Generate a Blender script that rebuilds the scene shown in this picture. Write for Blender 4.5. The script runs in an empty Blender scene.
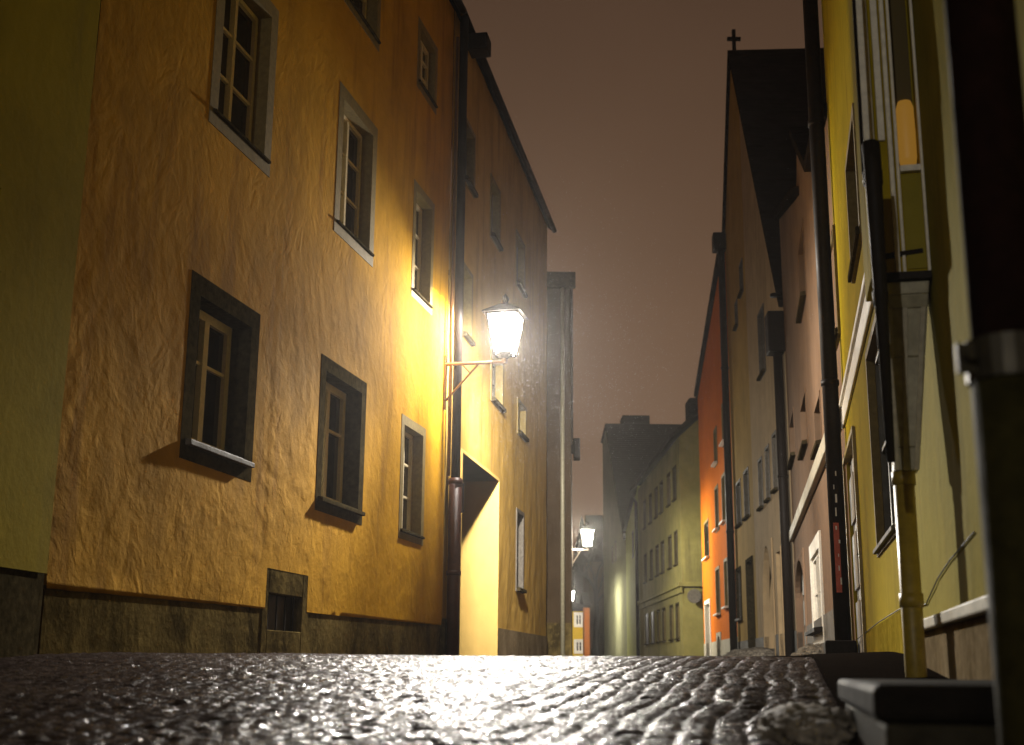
import bpy, bmesh, math, random
import numpy as np
from mathutils import Vector, Matrix, noise
random.seed(7)
PI = math.pi
sc = bpy.context.scene
COL = sc.collection

# ------------------------------------------------------------------ camera
FPX, CU, CV = 1245.0, 512.0, 372.5
PITCH, ROLL = math.radians(13.36), math.radians(0.5)
F = Vector((0, math.cos(PITCH), math.sin(PITCH)))
U0 = Vector((0, -math.sin(PITCH), math.cos(PITCH)))
R0 = Vector((1, 0, 0))
R = R0 * math.cos(ROLL) + U0 * math.sin(ROLL)
U = -R0 * math.sin(ROLL) + U0 * math.cos(ROLL)

def ray(u, v):
    return F + R * ((u - CU) / FPX) + U * ((CV - v) / FPX)

def hz(u):
    return 668 + (u - CU) * math.tan(ROLL)

def plan(u, Y):
    """ground-plan point at depth Y in the direction of column u at the horizon"""
    d = ray(u, hz(u))
    return Vector((d.x / d.y * Y, Y))

cam = bpy.data.cameras.new('camera')
co = bpy.data.objects.new('camera', cam); COL.objects.link(co)
co.matrix_world = Matrix(((R.x, U.x, -F.x, 0), (R.y, U.y, -F.y, 0), (R.z, U.z, -F.z, 0), (0, 0, 0, 1)))
cam.sensor_width = 36; cam.lens = FPX / 1024 * 36
cam.clip_start = 0.05; cam.clip_end = 2000
cam.dof.use_dof = True; cam.dof.focus_distance = 11.0; cam.dof.aperture_fstop = 2.8
sc.camera = co

# ------------------------------------------------------------------ materials
def newmat(name):
    m = bpy.data.materials.new(name); m.use_nodes = True
    nt = m.node_tree; b = nt.nodes['Principled BSDF']
    return m, nt, b

def N(nt, t, **kw):
    n = nt.nodes.new(t)
    for k, v in kw.items():
        if k in n.inputs: n.inputs[k].default_value = v
        else: setattr(n, k, v)
    return n

def mixc(nt, fac, a, b, mode='MIX'):
    n = nt.nodes.new('ShaderNodeMix'); n.data_type = 'RGBA'; n.blend_type = mode
    L = nt.links
    for idx, x in ((0, fac), (6, a), (7, b)):
        if hasattr(x, 'links') or isinstance(x, bpy.types.NodeSocket): L.new(x, n.inputs[idx])
        elif idx == 0: n.inputs[0].default_value = x
        else: n.inputs[idx].default_value = (*x, 1)
    return n.outputs[2]

def ramp(nt, src, p0, p1, c0=0.0, c1=1.0):
    n = nt.nodes.new('ShaderNodeMapRange')
    nt.links.new(src, n.inputs[0])
    n.inputs[1].default_value = p0; n.inputs[2].default_value = p1
    n.inputs[3].default_value = c0; n.inputs[4].default_value = c1
    return n.outputs[0]

def coords(nt, scale=(1, 1, 1), rot=(0, 0, 0)):
    tc = nt.nodes.new('ShaderNodeTexCoord'); mp = nt.nodes.new('ShaderNodeMapping')
    nt.links.new(tc.outputs['Object'], mp.inputs[0])
    mp.inputs['Scale'].default_value = scale; mp.inputs['Rotation'].default_value = rot
    return mp.outputs[0]

def noise_tex(nt, vec, scale, detail=4, rough=0.55, dist=0.0):
    n = N(nt, 'ShaderNodeTexNoise'); nt.links.new(vec, n.inputs['Vector'])
    n.inputs['Scale'].default_value = scale; n.inputs['Detail'].default_value = detail
    n.inputs['Roughness'].default_value = rough; n.inputs['Distortion'].default_value = dist
    return n.outputs['Fac']

def plaster(name, col, dark=0.6, bump=0.25, scale=9.0, rough=0.85, stain=(0.12, 0.09, 0.05), stain_amt=0.35, bdist=0.02, trowel=False):
    m, nt, b = newmat(name); L = nt.links
    v = coords(nt)
    big = noise_tex(nt, v, 0.55, 5, 0.6)
    med = noise_tex(nt, v, 3.1, 5, 0.65)
    streak = noise_tex(nt, coords(nt, (2.6, 2.6, 0.28)), 1.5, 5, 0.65)
    c = mixc(nt, ramp(nt, big, .32, .68), tuple(x * dark for x in col), col)
    c = mixc(nt, ramp(nt, med, .35, .75, 0, .35), c, tuple(min(1, x * 1.25 + .01) for x in col))
    s = ramp(nt, streak, .52, .74, 0, stain_amt)
    c = mixc(nt, s, c, stain)
    L.new(c, b.inputs['Base Color']); b.inputs['Roughness'].default_value = .85; b.inputs['Specular IOR Level'].default_value = .02 if trowel else .015
    fine = noise_tex(nt, v, scale, 6, 0.62)
    fine2 = noise_tex(nt, v, scale * 6, 3, 0.6)
    ad = N(nt, 'ShaderNodeMath', operation='MULTIPLY_ADD'); L.new(fine2, ad.inputs[0]); ad.inputs[1].default_value = .25; L.new(fine, ad.inputs[2])
    if trowel:      # short slanting trowel strokes
        def strokes(rx, sc):
            m1 = nt.nodes.new('ShaderNodeMapping'); L.new(v, m1.inputs[0]); m1.inputs['Rotation'].default_value = (rx, 0, 0)
            m2 = nt.nodes.new('ShaderNodeMapping'); L.new(m1.outputs[0], m2.inputs[0]); m2.inputs['Scale'].default_value = (1.9, 1.9, 1.05)
            return noise_tex(nt, m2.outputs[0], sc, 3, .5, .9)
        t1, t2 = strokes(.6, 2.7), strokes(-.75, 2.5)
        tm = nt.nodes.new('ShaderNodeMix'); L.new(ramp(nt, noise_tex(nt, v, 1.3, 2), .42, .58), tm.inputs[0])
        L.new(ramp(nt, t1, .40, .56), tm.inputs[2]); L.new(ramp(nt, t2, .42, .60), tm.inputs[3])
        am = N(nt, 'ShaderNodeMath', operation='MULTIPLY'); L.new(tm.outputs[0], am.inputs[0]); L.new(ramp(nt, med, .3, .62, .25, 1), am.inputs[1]); tv = am.outputs[0]
        a2 = N(nt, 'ShaderNodeMath', operation='MULTIPLY_ADD'); L.new(tv, a2.inputs[0]); a2.inputs[1].default_value = .55; L.new(ad.outputs[0], a2.inputs[2]); ad = a2
    bp = N(nt, 'ShaderNodeBump'); bp.inputs['Strength'].default_value = bump; bp.inputs['Distance'].default_value = bdist
    L.new(ad.outputs[0], bp.inputs['Height']); L.new(bp.outputs[0], b.inputs['Normal'])
    return m

def simple(name, col, rough=0.6, metal=0.0, var=0.25, bump=0.1, scale=20, spec=None):
    m, nt, b = newmat(name); L = nt.links
    v = coords(nt); n = noise_tex(nt, v, scale, 5, 0.6); n2 = noise_tex(nt, v, scale * .13, 4, .6)
    c = mixc(nt, ramp(nt, n, .3, .7), tuple(x * (1 - var) for x in col), tuple(min(1, x * (1 + var)) for x in col))
    c = mixc(nt, ramp(nt, n2, .4, .7, 0, .5), c, tuple(x * (1 - var) for x in col))
    L.new(c, b.inputs['Base Color']); b.inputs['Roughness'].default_value = rough; b.inputs['Metallic'].default_value = metal
    L.new(ramp(nt, n2, .3, .7, max(.03, rough - .12), min(1, rough + .12)), b.inputs['Roughness'])
    b.inputs['Specular IOR Level'].default_value = spec if spec is not None else (.15 if rough > .55 else .45)
    bp = N(nt, 'ShaderNodeBump'); bp.inputs['Strength'].default_value = bump; bp.inputs['Distance'].default_value = .01
    L.new(n, bp.inputs['Height']); L.new(bp.outputs[0], b.inputs['Normal'])
    return m

def emit(name, col, s):
    m, nt, b = newmat(name)
    b.inputs['Base Color'].default_value = (0.02, 0.02, 0.02, 1)
    b.inputs['Emission Color'].default_value = (*col, 1); b.inputs['Emission Strength'].default_value = s
    return m

def plinth_mat(name, c1, c2):
    m, nt, b = newmat(name); L = nt.links
    v = coords(nt); n = noise_tex(nt, coords(nt, (1, 1, .6)), 1.7, 6, .65); f = noise_tex(nt, v, 14, 6, .65)
    c = mixc(nt, ramp(nt, n, .36, .64), c1, c2)
    c = mixc(nt, ramp(nt, f, .5, .8, 0, .5), c, tuple(x * 1.5 for x in c2))
    L.new(c, b.inputs['Base Color']); b.inputs['Roughness'].default_value = .7; b.inputs['Specular IOR Level'].default_value = .0
    bp = N(nt, 'ShaderNodeBump'); bp.inputs['Strength'].default_value = .5; bp.inputs['Distance'].default_value = .02
    L.new(f, bp.inputs['Height']); L.new(bp.outputs[0], b.inputs['Normal'])
    return m

def roof_mat(name, col):
    m, nt, b = newmat(name); L = nt.links
    v = coords(nt)
    w = N(nt, 'ShaderNodeTexWave', wave_type='BANDS', bands_direction='Z'); L.new(v, w.inputs['Vector'])
    w.inputs['Scale'].default_value = 1.6; w.inputs['Distortion'].default_value = 1.0
    n = noise_tex(nt, v, 2.5, 4, .6)
    c = mixc(nt, ramp(nt, n, .3, .7), tuple(x * .6 for x in col), col)
    L.new(c, b.inputs['Base Color']); b.inputs['Roughness'].default_value = .9; b.inputs['Specular IOR Level'].default_value = .0
    bp = N(nt, 'ShaderNodeBump'); bp.inputs['Strength'].default_value = .6; bp.inputs['Distance'].default_value = .04
    L.new(w.outputs['Fac'], bp.inputs['Height']); L.new(bp.outputs[0], b.inputs['Normal'])
    return m

M = {}
M['plaster_ochre'] = plaster('ochre trowelled plaster', (.55, .285, .016), .56, .22, 13, .8, (.20, .09, .008), .7, .03, True)
M['plaster_ochre_smooth'] = plaster('ochre smooth plaster', (.50, .31, .075), .66, .3, 9, .85, (.13, .085, .035), .6)
M['plaster_olive'] = plaster('olive plaster', (.26, .19, .004), .7, .2, 12, .85, (.12, .09, .02), .3)
M['door_yellow'] = plaster('yellow door reveal', (.62, .42, .13), .9, .1, 14, .8, (.4, .22, .05), .2)
M['plaster_grey'] = plaster('grey brown plaster', (.065, .043, .024), .6, .3, 8, .9, (.06, .05, .04), .5)
M['plaster_lemon'] = plaster('lemon plaster', (.31, .255, .032), .65, .3, 9, .85, (.13, .105, .02), .6)
M['plaster_yellow'] = plaster('strong yellow plaster', (.37, .275, .010), .65, .25, 10, .85, (.17, .11, .008), .55)
M['plaster_pink'] = plaster('dusty rose plaster', (.21, .135, .085), .7, .25, 10, .88, (.1, .06, .04), .35)
M['plaster_beige'] = plaster('beige plaster', (.50, .36, .20), .7, .25, 10, .88, (.1, .07, .04), .35)
M['plaster_tan'] = plaster('tan plaster', (.46, .29, .07), .7, .25, 10, .88, (.12, .08, .03), .35)
M['plaster_orange'] = plaster('orange plaster', (.62, .155, .010), .85, .15, 10, .85, (.5, .08, .01), .25)
M['plaster_cream'] = plaster('cream green plaster', (.27, .235, .075), .55, .25, 8, .88, (.08, .07, .03), .7)
M['plaster_green'] = plaster('pale green plaster', (.36, .37, .10), .75, .2, 8, .88, (.14, .14, .05), .4)
M['plaster_moss'] = plaster('moss grey plaster', (.20, .20, .11), .7, .25, 8, .88, (.08, .08, .05), .4)
M['plaster_rust'] = plaster('dull rust plaster', (.32, .10, .02), .8, .15, 10, .85, (.2, .06, .01), .25)
M['plaster_lemon2'] = plaster('bright yellow plaster', (.62, .40, .02), .85, .1, 10, .85, (.5, .3, .02), .2)
M['plinth'] = plinth_mat('weathered render base', (.035, .025, .010), (.16, .115, .040))
M['plinth_light'] = plinth_mat('light render base', (.12, .09, .05), (.26, .2, .12))
M['plinth_yellow'] = plinth_mat('stained yellow base', (.16, .115, .012), (.30, .22, .03))
M['stone_dark'] = simple('dark stone', (.050, .039, .020), .7, 0, .55, .4, 18, 0.0)
M['stone_pale'] = simple('pale painted surround', (.21, .155, .055), .75, 0, .2, .2, 22)
M['stone_grey'] = simple('grey stone', (.12, .105, .085), .75, 0, .35, .4, 25)
M['stone_tread'] = simple('wet dark tread', (.012, .010, .008), .6, 0, .4, .5, 14, 0.02)
M['stone_step'] = simple('dark worn stone', (.032, .028, .019), .6, 0, .4, .5, 14, 0.02)
M['trim_white'] = simple('off white trim', (.78, .73, .62), .6, 0, .15, .1, 25)
M['trim_grey'] = simple('grey moulding', (.42, .38, .28), .65, 0, .2, .15, 25)
M['frame_cream'] = simple('cream window paint', (.78, .66, .42), .45, 0, .12, .05, 40)
M['frame_dark'] = simple('dark window paint', (.07, .06, .04), .5, 0, .2, .05, 40)
M['metal_dark'] = simple('black painted metal', (.014, .010, .008), .6, .0, .3, .12, 30)
M['metal_rust'] = simple('dark red iron pipe', (.05, .014, .008), .5, .0, .35, .2, 30)
M['metal_green'] = simple('olive painted pipe', (.07, .06, .015), .5, 0, .25, .15, 25)
M['metal_ochre'] = simple('ochre painted pipe', (.27, .19, .02), .5, 0, .2, .1, 25)
M['metal_grey'] = simple('galvanised metal', (.33, .30, .20), .5, .1, .25, .15, 20)
M['metal_steel'] = simple('steel clamp', (.04, .034, .022), .55, .5, .15, .05, 30)
M['metal_bronze'] = simple('brown bracket iron', (.16, .09, .04), .45, .2, .25, .1, 30)
M['roof'] = roof_mat('dark roof tiles', (.022, .017, .014))
M['wood_dark'] = simple('dark door wood', (.035, .022, .012), .5, 0, .35, .2, 12)
M['wood_pale'] = simple('pale door', (.30, .27, .22), .55, 0, .15, .1, 12)
M['snow'] = simple('dirty snow', (.20, .175, .14), .75, 0, .85, .5, 26, .02)
M['bark'] = simple('bark', (.03, .025, .022), .9, 0, .3, .3, 10)
M['white'] = simple('white marking', (.7, .68, .62), .5, 0, .1, .0, 30)
M['red'] = simple('red sticker', (.45, .07, .03), .5, 0, .2, .0, 60)
M['curtain'] = simple('dim curtain', (.28, .17, .09), .9, 0, .2, .1, 30)
m, nt, b = newmat('dark window glass'); b.inputs['Base Color'].default_value = (.012, .008, .006, 1)
b.inputs['Roughness'].default_value = .06; M['glass'] = m
m, nt, b = newmat('glass catching the sky'); b.inputs['Base Color'].default_value = (.10, .075, .03, 1); b.inputs['Roughness'].default_value = .22; M['glass_sheen'] = m
bp = N(nt, 'ShaderNodeBump'); bp.inputs['Strength'].default_value = .06; nt.links.new(noise_tex(nt, coords(nt), 2.2, 2), bp.inputs['Height']); nt.links.new(bp.outputs[0], b.inputs['Normal'])
M['glass_lit'] = emit('lit window glass', (1, .62, .16), 1.1)
M['glass_amber'] = emit('amber lit window', (1, .52, .06), .55)

# ------------------------------------------------------------------ mesh builder
class MB:
    def __init__(self): self.v = []; self.f = []
    def face(self, pts):
        i = len(self.v); self.v += [tuple(p) for p in pts]; self.f.append(tuple(range(i, i + len(pts))))
    def hexa(self, c):     # 8 corners: bottom 4 ccw, top 4 ccw
        i = len(self.v); self.v += [tuple(p) for p in c]
        for q in ((3, 2, 1, 0), (4, 5, 6, 7), (0, 1, 5, 4), (1, 2, 6, 5), (2, 3, 7, 6), (3, 0, 4, 7)):
            self.f.append(tuple(i + k for k in q))
    def box(self, W, s0, s1, d0, d1, z0, z1):
        P = W.P
        self.hexa([P(s0, d0, z0), P(s1, d0, z0), P(s1, d1, z0), P(s0, d1, z0),
                   P(s0, d0, z1), P(s1, d0, z1), P(s1, d1, z1), P(s0, d1, z1)])
    def tube(self, pts, r, n=10, caps=True):
        pts = [Vector(p) for p in pts]; rings = []
        rr = r if isinstance(r, (list, tuple)) else [r] * len(pts)
        for k, p in enumerate(pts):
            t = (pts[min(k + 1, len(pts) - 1)] - pts[max(k - 1, 0)]).normalized()
            a = Vector((0, 0, 1)) if abs(t.z) < .9 else Vector((1, 0, 0))
            x = t.cross(a).normalized(); y = t.cross(x)
            i = len(self.v)
            for q in range(n):
                an = 2 * PI * q / n
                self.v.append(tuple(p + (x * math.cos(an) + y * math.sin(an)) * rr[k]))
            rings.append(i)
        for a, b in zip(rings, rings[1:]):
            for q in range(n):
                self.f.append((a + q, a + (q + 1) % n, b + (q + 1) % n, b + q))
        if caps:
            self.f.append(tuple(rings[0] + q for q in range(n))); self.f.append(tuple(rings[-1] + q for q in reversed(range(n))))
    def build(self, name, mat, parent=None, bevel=0.0, smooth=False):
        me = bpy.data.meshes.new(name)
        off = Vector((0, 0, 0)) if parent is None else origin_of(parent)
        me.from_pydata([(x - off.x, y - off.y, z - off.z) for x, y, z in self.v], [], self.f)
        bm = bmesh.new(); bm.from_mesh(me)
        bmesh.ops.recalc_face_normals(bm, faces=bm.faces); bm.to_mesh(me); bm.free()
        me.materials.append(mat); me.validate()
        o = bpy.data.objects.new(name, me); COL.objects.link(o)
        if parent: o.parent = parent
        if smooth:
            for p in me.polygons: p.use_smooth = True
        if bevel:
            md = o.modifiers.new('bevel', 'BEVEL'); md.width = bevel; md.segments = 2; md.limit_method = 'ANGLE'
        return o

def origin_of(o):
    p = Vector((0, 0, 0))
    while o is not None: p += o.location; o = o.parent
    return p

def tag(o, label=None, cat=None, group=None, kind=None):
    for k, v in (('label', label), ('category', cat), ('group', group), ('kind', kind)):
        if v: o[k] = v
    return o

def thing(name, label, cat, loc, group=None):
    o = bpy.data.objects.new(name, None); COL.objects.link(o); o.location = loc; o.empty_display_size = .2
    return tag(o, label, cat, group)

# ------------------------------------------------------------------ ground profile
def zg(Y):
    a, b_ = -.38 + .05625 * Y, -.005 + .0094 * Y
    k = .05
    h = np.clip(.5 + .5 * (b_ - a) / k, 0, 1)
    return b_ * (1 - h) + a * h - k * h * (1 - h)

# ------------------------------------------------------------------ walls
class Wall:
    def __init__(self, A, B, left):
        self.A = Vector((A[0], A[1])); self.B = Vector((B[0], B[1]))
        t = self.B - self.A; self.L = t.length; self.t = t / self.L
        self.n = Vector((self.t.y, -self.t.x)) if left else Vector((-self.t.y, self.t.x))
    def P(self, s, d, z):
        q = self.A + self.t * s + self.n * d
        return Vector((q.x, q.y, z))
    def hit(self, u, v, d=0.0):
        r = ray(u, v); n3 = Vector((self.n.x, self.n.y)); a = self.A + self.n * d
        k = a.dot(n3) / Vector((r.x, r.y)).dot(n3)
        p = r * k
        return (Vector((p.x, p.y)) - self.A).dot(self.t), p.z
    def rect(self, near_top, near_bot, far_u):
        s0a, z1 = self.hit(*near_top); s0b, z0 = self.hit(*near_bot)
        s1, _ = self.hit(far_u, (near_top[1] + near_bot[1]) / 2)
        return (s0a + s0b) / 2, s1, z0, z1

def proj(p):
    k = p.dot(F); return CU + FPX * p.dot(R) / k, CV - FPX * p.dot(U) / k

def zat(W, s, d, v):
    """height at which the vertical through (s, d) of a wall crosses row v"""
    lo, hi = -3.0, 40.0
    for _ in range(50):
        m = (lo + hi) / 2
        if proj(W.P(s, d, m))[1] > v: lo = m
        else: hi = m
    return (lo + hi) / 2

def interp(poly, s):
    for (a, za), (b, zb) in zip(poly, poly[1:]):
        if a - 1e-6 <= s <= b + 1e-6 and b > a: return za + (zb - za) * (s - a) / (b - a)
    return poly[0][1] if s < poly[0][0] else poly[-1][1]

def facade(W, mb, top, holes, zb, step=None, disp=None):
    """front skin of a wall with rectangular openings; top is a polyline of (s, z), may contain vertical jumps"""
    S = {0.0, W.L} | {round(p[0], 4) for p in top}
    Z = {zb}
    for h in holes: S |= {h[0], h[1]}; Z |= {h[2], h[3]}
    if step:
        S |= {x * step for x in range(int(W.L / step) + 1)}
        zt = max(p[1] for p in top); Z |= {zb + x * step for x in range(int((zt - zb) / step) + 1)}
    S = sorted(s for s in S if -1e-6 <= s <= W.L + 1e-6); S = [s for i, s in enumerate(S) if i == 0 or s - S[i - 1] > .004]
    Z = sorted(Z)
    Z = [z for i, z in enumerate(Z) if i == 0 or z - Z[i - 1] > .004]
    idx = {}
    def vert(s, z):
        k = (round(s, 4), round(z, 4))
        if k not in idx:
            d = disp(s, z) if disp else 0.0
            idx[k] = len(mb.v); mb.v.append(tuple(W.P(s, d, z)))
        return idx[k]
    for a, b in zip(S, S[1:]):
        mid = (a + b) / 2
        ta, tb = interp(top, a + 1e-4), interp(top, b - 1e-4)
        lo = min(ta, tb); zz = [z for z in Z if z < lo - .01]
        for z0, z1 in zip(zz, zz[1:] + [None]):
            zm = (z0 + (z1 if z1 is not None else lo)) / 2
            if any(h[0] < mid < h[1] and h[2] < zm < h[3] for h in holes): continue
            if z1 is None: mb.f.append((vert(a, z0), vert(b, z0), vert(b, tb), vert(a, ta)))
            else: mb.f.append((vert(a, z0), vert(b, z0), vert(b, z1), vert(a, z1)))

def shell(W, mb, top, zb, depth, d0=0.0):
    """side and back faces of the building body"""
    P = W.P; e = -depth
    s0, s1 = 0.0, W.L
    for s, t in ((s0, top[0][1]), (s1, top[-1][1])):
        mb.face([P(s, d0, zb), P(s, e, zb), P(s, e, t), P(s, d0, t)])
    mb.face([P(s0, e, zb), P(s1, e, zb), P(s1, e, top[-1][1])] + [P(s, e, z) for s, z in reversed(top[1:-1])] + [P(s0, e, top[0][1])])

def gable_roof(W, mb, top, depth, over=.18, thick=.16):
    """roof sheets running straight back from a sloped facade top"""
    for (a, za), (b, zb_) in zip(top, top[1:]):
        q = [(a, za), (b, zb_)]
        if abs(b - a) < .01:
            a -= .06; b += .06; lo, hi = sorted((za, zb_))
            mb.box(W, a, b, -depth, over * .5, lo, hi + .05); continue
        P = W.P
        mb.hexa([P(a, over, za + .005), P(b, over, zb_ + .005), P(b, -depth, zb_ + .005), P(a, -depth, za + .005),
                 P(a, over, za + thick), P(b, over, zb_ + thick), P(b, -depth, zb_ + thick), P(a, -depth, za + thick)])

def eave_roof(W, z, mb, over=.42, rise=4.5, run=5.5, thick=.2, s0=None, s1=None):
    s0 = -0.05 if s0 is None else s0; s1 = W.L + .05 if s1 is None else s1
    P = W.P; k = rise / run; zo = z - over * k * .55
    mb.hexa([P(s0, over, zo), P(s1, over, zo), P(s1, -run, z + rise), P(s0, -run, z + rise),
             P(s0, over, zo + thick), P(s1, over, zo + thick), P(s1, -run, z + rise + thick), P(s0, -run, z + rise + thick)])
    mb.hexa([P(s0, -run, z + rise), P(s1, -run, z + rise), P(s1, -2 * run, z), P(s0, -2 * run, z),
             P(s0, -run, z + rise + thick), P(s1, -run, z + rise + thick), P(s1, -2 * run, z + thick), P(s0, -2 * run, z + thick)])

def gutter(W, z, d, parent, s0=0.0, s1=None, r=.07, mat=None):
    g = MB(); s1 = W.L if s1 is None else s1
    g.tube([W.P(s0, d, z), W.P((s0 + s1) / 2, d, z - .005), W.P(s1, d, z)], r, 10)
    return g.build('gutter', mat or M['metal_dark'], parent, smooth=True)

def window(W, par, r, depth=.2, surr=None, sw=.12, proud=.025, frame=None, pane=None, mull=1, bars=(.5,), fw=.055, sill=None, sill_out=.08, name='window', curtain=False, sillh=.07):
    """casement frame (part) with surround, sill and pane (sub-parts) set in a wall opening r"""
    s0, s1, z0, z1 = r
    fm = MB(); d1 = -depth + .05; d0 = -depth
    fm.box(W, s0, s0 + fw, d0, d1, z0, z1); fm.box(W, s1 - fw, s1, d0, d1, z0, z1)
    fm.box(W, s0 + fw, s1 - fw, d0, d1, z1 - fw, z1); fm.box(W, s0 + fw, s1 - fw, d0, d1, z0, z0 + fw * 1.2)
    w = s1 - s0
    for k in range(mull):
        c = s0 + w * (k + 1) / (mull + 1); fm.box(W, c - fw * .55, c + fw * .55, d0, d1 + .012, z0 + fw, z1 - fw)
    edges = [s0 + fw] + [s0 + w * (k + 1) / (mull + 1) for k in range(mull)] + [s1 - fw]
    for bz in bars:
        z = z0 + (z1 - z0) * bz
        for a, b2 in zip(edges, edges[1:]): fm.box(W, a + .005, b2 - .005, d0 + .01, d1 - .008, z - .014, z + .014)
    f = fm.build(name, frame or M['frame_cream'], par)
    sm = MB(); P = W.P; sr = surr or M['stone_pale']
    # reveals
    dd = -depth - .01
    sm.hexa([P(s0 - .03, dd, z0 - .03), P(s0, dd, z0 - .03), P(s0, proud, z0 - .03), P(s0 - .03, proud, z0 - .03),
             P(s0 - .03, dd, z1 + .03), P(s0, dd, z1 + .03), P(s0, proud, z1 + .03), P(s0 - .03, proud, z1 + .03)])
    sm.hexa([P(s1, dd, z0 - .03), P(s1 + .03, dd, z0 - .03), P(s1 + .03, proud, z0 - .03), P(s1, proud, z0 - .03),
             P(s1, dd, z1 + .03), P(s1 + .03, dd, z1 + .03), P(s1 + .03, proud, z1 + .03), P(s1, proud, z1 + .03)])
    sm.box(W, s0, s1, dd, proud, z1, z1 + .03); sm.box(W, s0, s1, dd, proud, z0 - .03, z0)
    if sw > .03:
        e = -.02
        sm.box(W, s0 - sw, s0 - .03, e, proud, z0 - sw, z1 + sw); sm.box(W, s1 + .03, s1 + sw, e, proud, z0 - sw, z1 + sw)
        sm.box(W, s0 - .03, s1 + .03, e, proud, z1 + .03, z1 + sw); sm.box(W, s0 - .03, s1 + .03, e, proud, z0 - sw, z0 - .03)
    sm.build('surround', sr, f)
    pm = MB(); pm.box(W, s0 + .01, s1 - .01, d0 - .01, d0 + .012, z0 + .01, z1 - .01); pm.build('pane', pane or M['glass'], f)
    if sill:
        sl = MB(); a, b2 = s0 - sw * .6, s1 + sw * .6
        sl.hexa([P(a, proud + .003, z0 - sillh), P(b2, proud + .003, z0 - sillh), P(b2, proud + sill_out, z0 - sillh), P(a, proud + sill_out, z0 - sillh),
                 P(a, proud + .003, z0 + .004), P(b2, proud + .003, z0 + .004), P(b2, proud + sill_out, z0 - .012), P(a, proud + sill_out, z0 - .012)])
        sl.box(W, s0 + .003, s1 - .003, -depth + .052, proud + .002, z0 + .002, z0 + .014)
        sl.build('sill', sill, f, bevel=.004)
    return f

def door(W, par, r, depth=.3, leaf=None, surr=None, sw=.1, arch=0, reveal=None, wallmat=None, panels=True, name='door'):
    s0, s1, z0, z1 = r; P = W.P
    dm = MB(); d0 = -depth
    dm.box(W, s0, s1, d0 - .05, d0, z0, z1)
    if panels:
        w = s1 - s0
        for a, b2 in ((.1, .46), (.54, .9)):
            for c, e in ((.06, .3), (.36, .62), (.68, .9)):
                dm.box(W, s0 + w * a, s0 + w * b2, d0 + .001, d0 + .025, z0 + (z1 - z0) * c, z0 + (z1 - z0) * e)
    o = dm.build(name, leaf or M['wood_dark'], par)
    sm = MB(); dd = -depth - .02; pr = .03
    sm.box(W, s0 - .03, s0, dd, pr, z0, z1 + .03); sm.box(W, s1, s1 + .03, dd, pr, z0, z1 + .03); sm.box(W, s0, s1, dd, pr, z1, z1 + .03)
    if sw > .03:
        sm.box(W, s0 - sw, s0 - .03, -.02, pr, z0, z1 + sw); sm.box(W, s1 + .03, s1 + sw, -.02, pr, z0, z1 + sw); sm.box(W, s0 - .03, s1 + .03, -.02, pr, z1 + .03, z1 + sw)
    if arch:
        c = (s0 + s1) / 2; w = (s1 - s0) / 2; K = 8; zs = z1 - arch
        for sd in (-1, 1):
            pts = []
            for k in range(K + 1):
                t = k / K * PI / 2
                pts.append((c + sd * w * math.cos(t), zs + arch * math.sin(t) ** 1.15))
            corner = (c + sd * w, z1)
            for (a, za), (b2, zb2) in zip(pts, pts[1:]):
                q = [(a, za), (b2, zb2), (b2, z1), (a, z1)]
                sm.hexa([P(x, -depth * .6, z) for x, z in q] + [P(x, pr - .004, z) for x, z in q])
    sm.build('surround', surr or M['stone_grey'], o)
    h = MB(); hs = s0 + (s1 - s0) * .1; hzv = z0 + 1.0
    h.tube([P(hs, d0, hzv), P(hs, d0 + .06, hzv), P(hs + .1, d0 + .06, hzv)], .012, 6); h.build('handle', M['metal_steel'], o)
    return o

def downpipe(par, pts, r, mat, name='downpipe', clamps=(), W=None, smooth=True):
    mb = MB(); mb.tube(pts, r, 16); o = mb.build(name, mat, par, smooth=True)
    for i, z in enumerate(clamps):
        a, b2 = Vector(pts[0]), Vector(pts[-1])
        lo, hi = (a, b2) if a.z < b2.z else (b2, a)
        k = (z - lo.z) / (hi.z - lo.z); p = lo.lerp(hi, k)
        rk = r if not isinstance(r, list) else r[0] + (r[-1] - r[0]) * k
        c = MB(); c.tube([p - Vector((0, 0, .03)), p + Vector((0, 0, .03))], rk * 1.14, 16)
        c.build('clamp', mat, o, smooth=True)
    return o

def plinth(W, par, z_top, zb, d=-.02, mat=None, s0=0.0, s1=None, holes=(), thick=.1, name='plinth'):
    s1 = W.L if s1 is None else s1
    cuts = sorted([s0, s1] + [x for h in holes for x in h[:2] if s0 < x < s1])
    def zt(s): return z_top[0] + (z_top[1] - z_top[0]) * (s - s0) / (s1 - s0) if isinstance(z_top, tuple) else z_top
    P = W.P
    for a, b2 in zip(cuts, cuts[1:]):
        m = (a + b2) / 2
        if any(h[0] < m < h[1] for h in holes): continue
        mb = MB(); mb.hexa([P(a, d - thick, zb), P(b2, d - thick, zb), P(b2, d, zb), P(a, d, zb),
                 P(a, d - thick, zt(a)), P(b2, d - thick, zt(b2)), P(b2, d, zt(b2)), P(a, d, zt(a))])
        mb.build(name, mat or M['plinth'], par)

# ------------------------------------------------------------------ plan of the street
LA = lambda Y: Vector((-4.55 + .225 * Y, Y))
c0 = plan(44, 7.7); yA = 7.7
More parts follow.
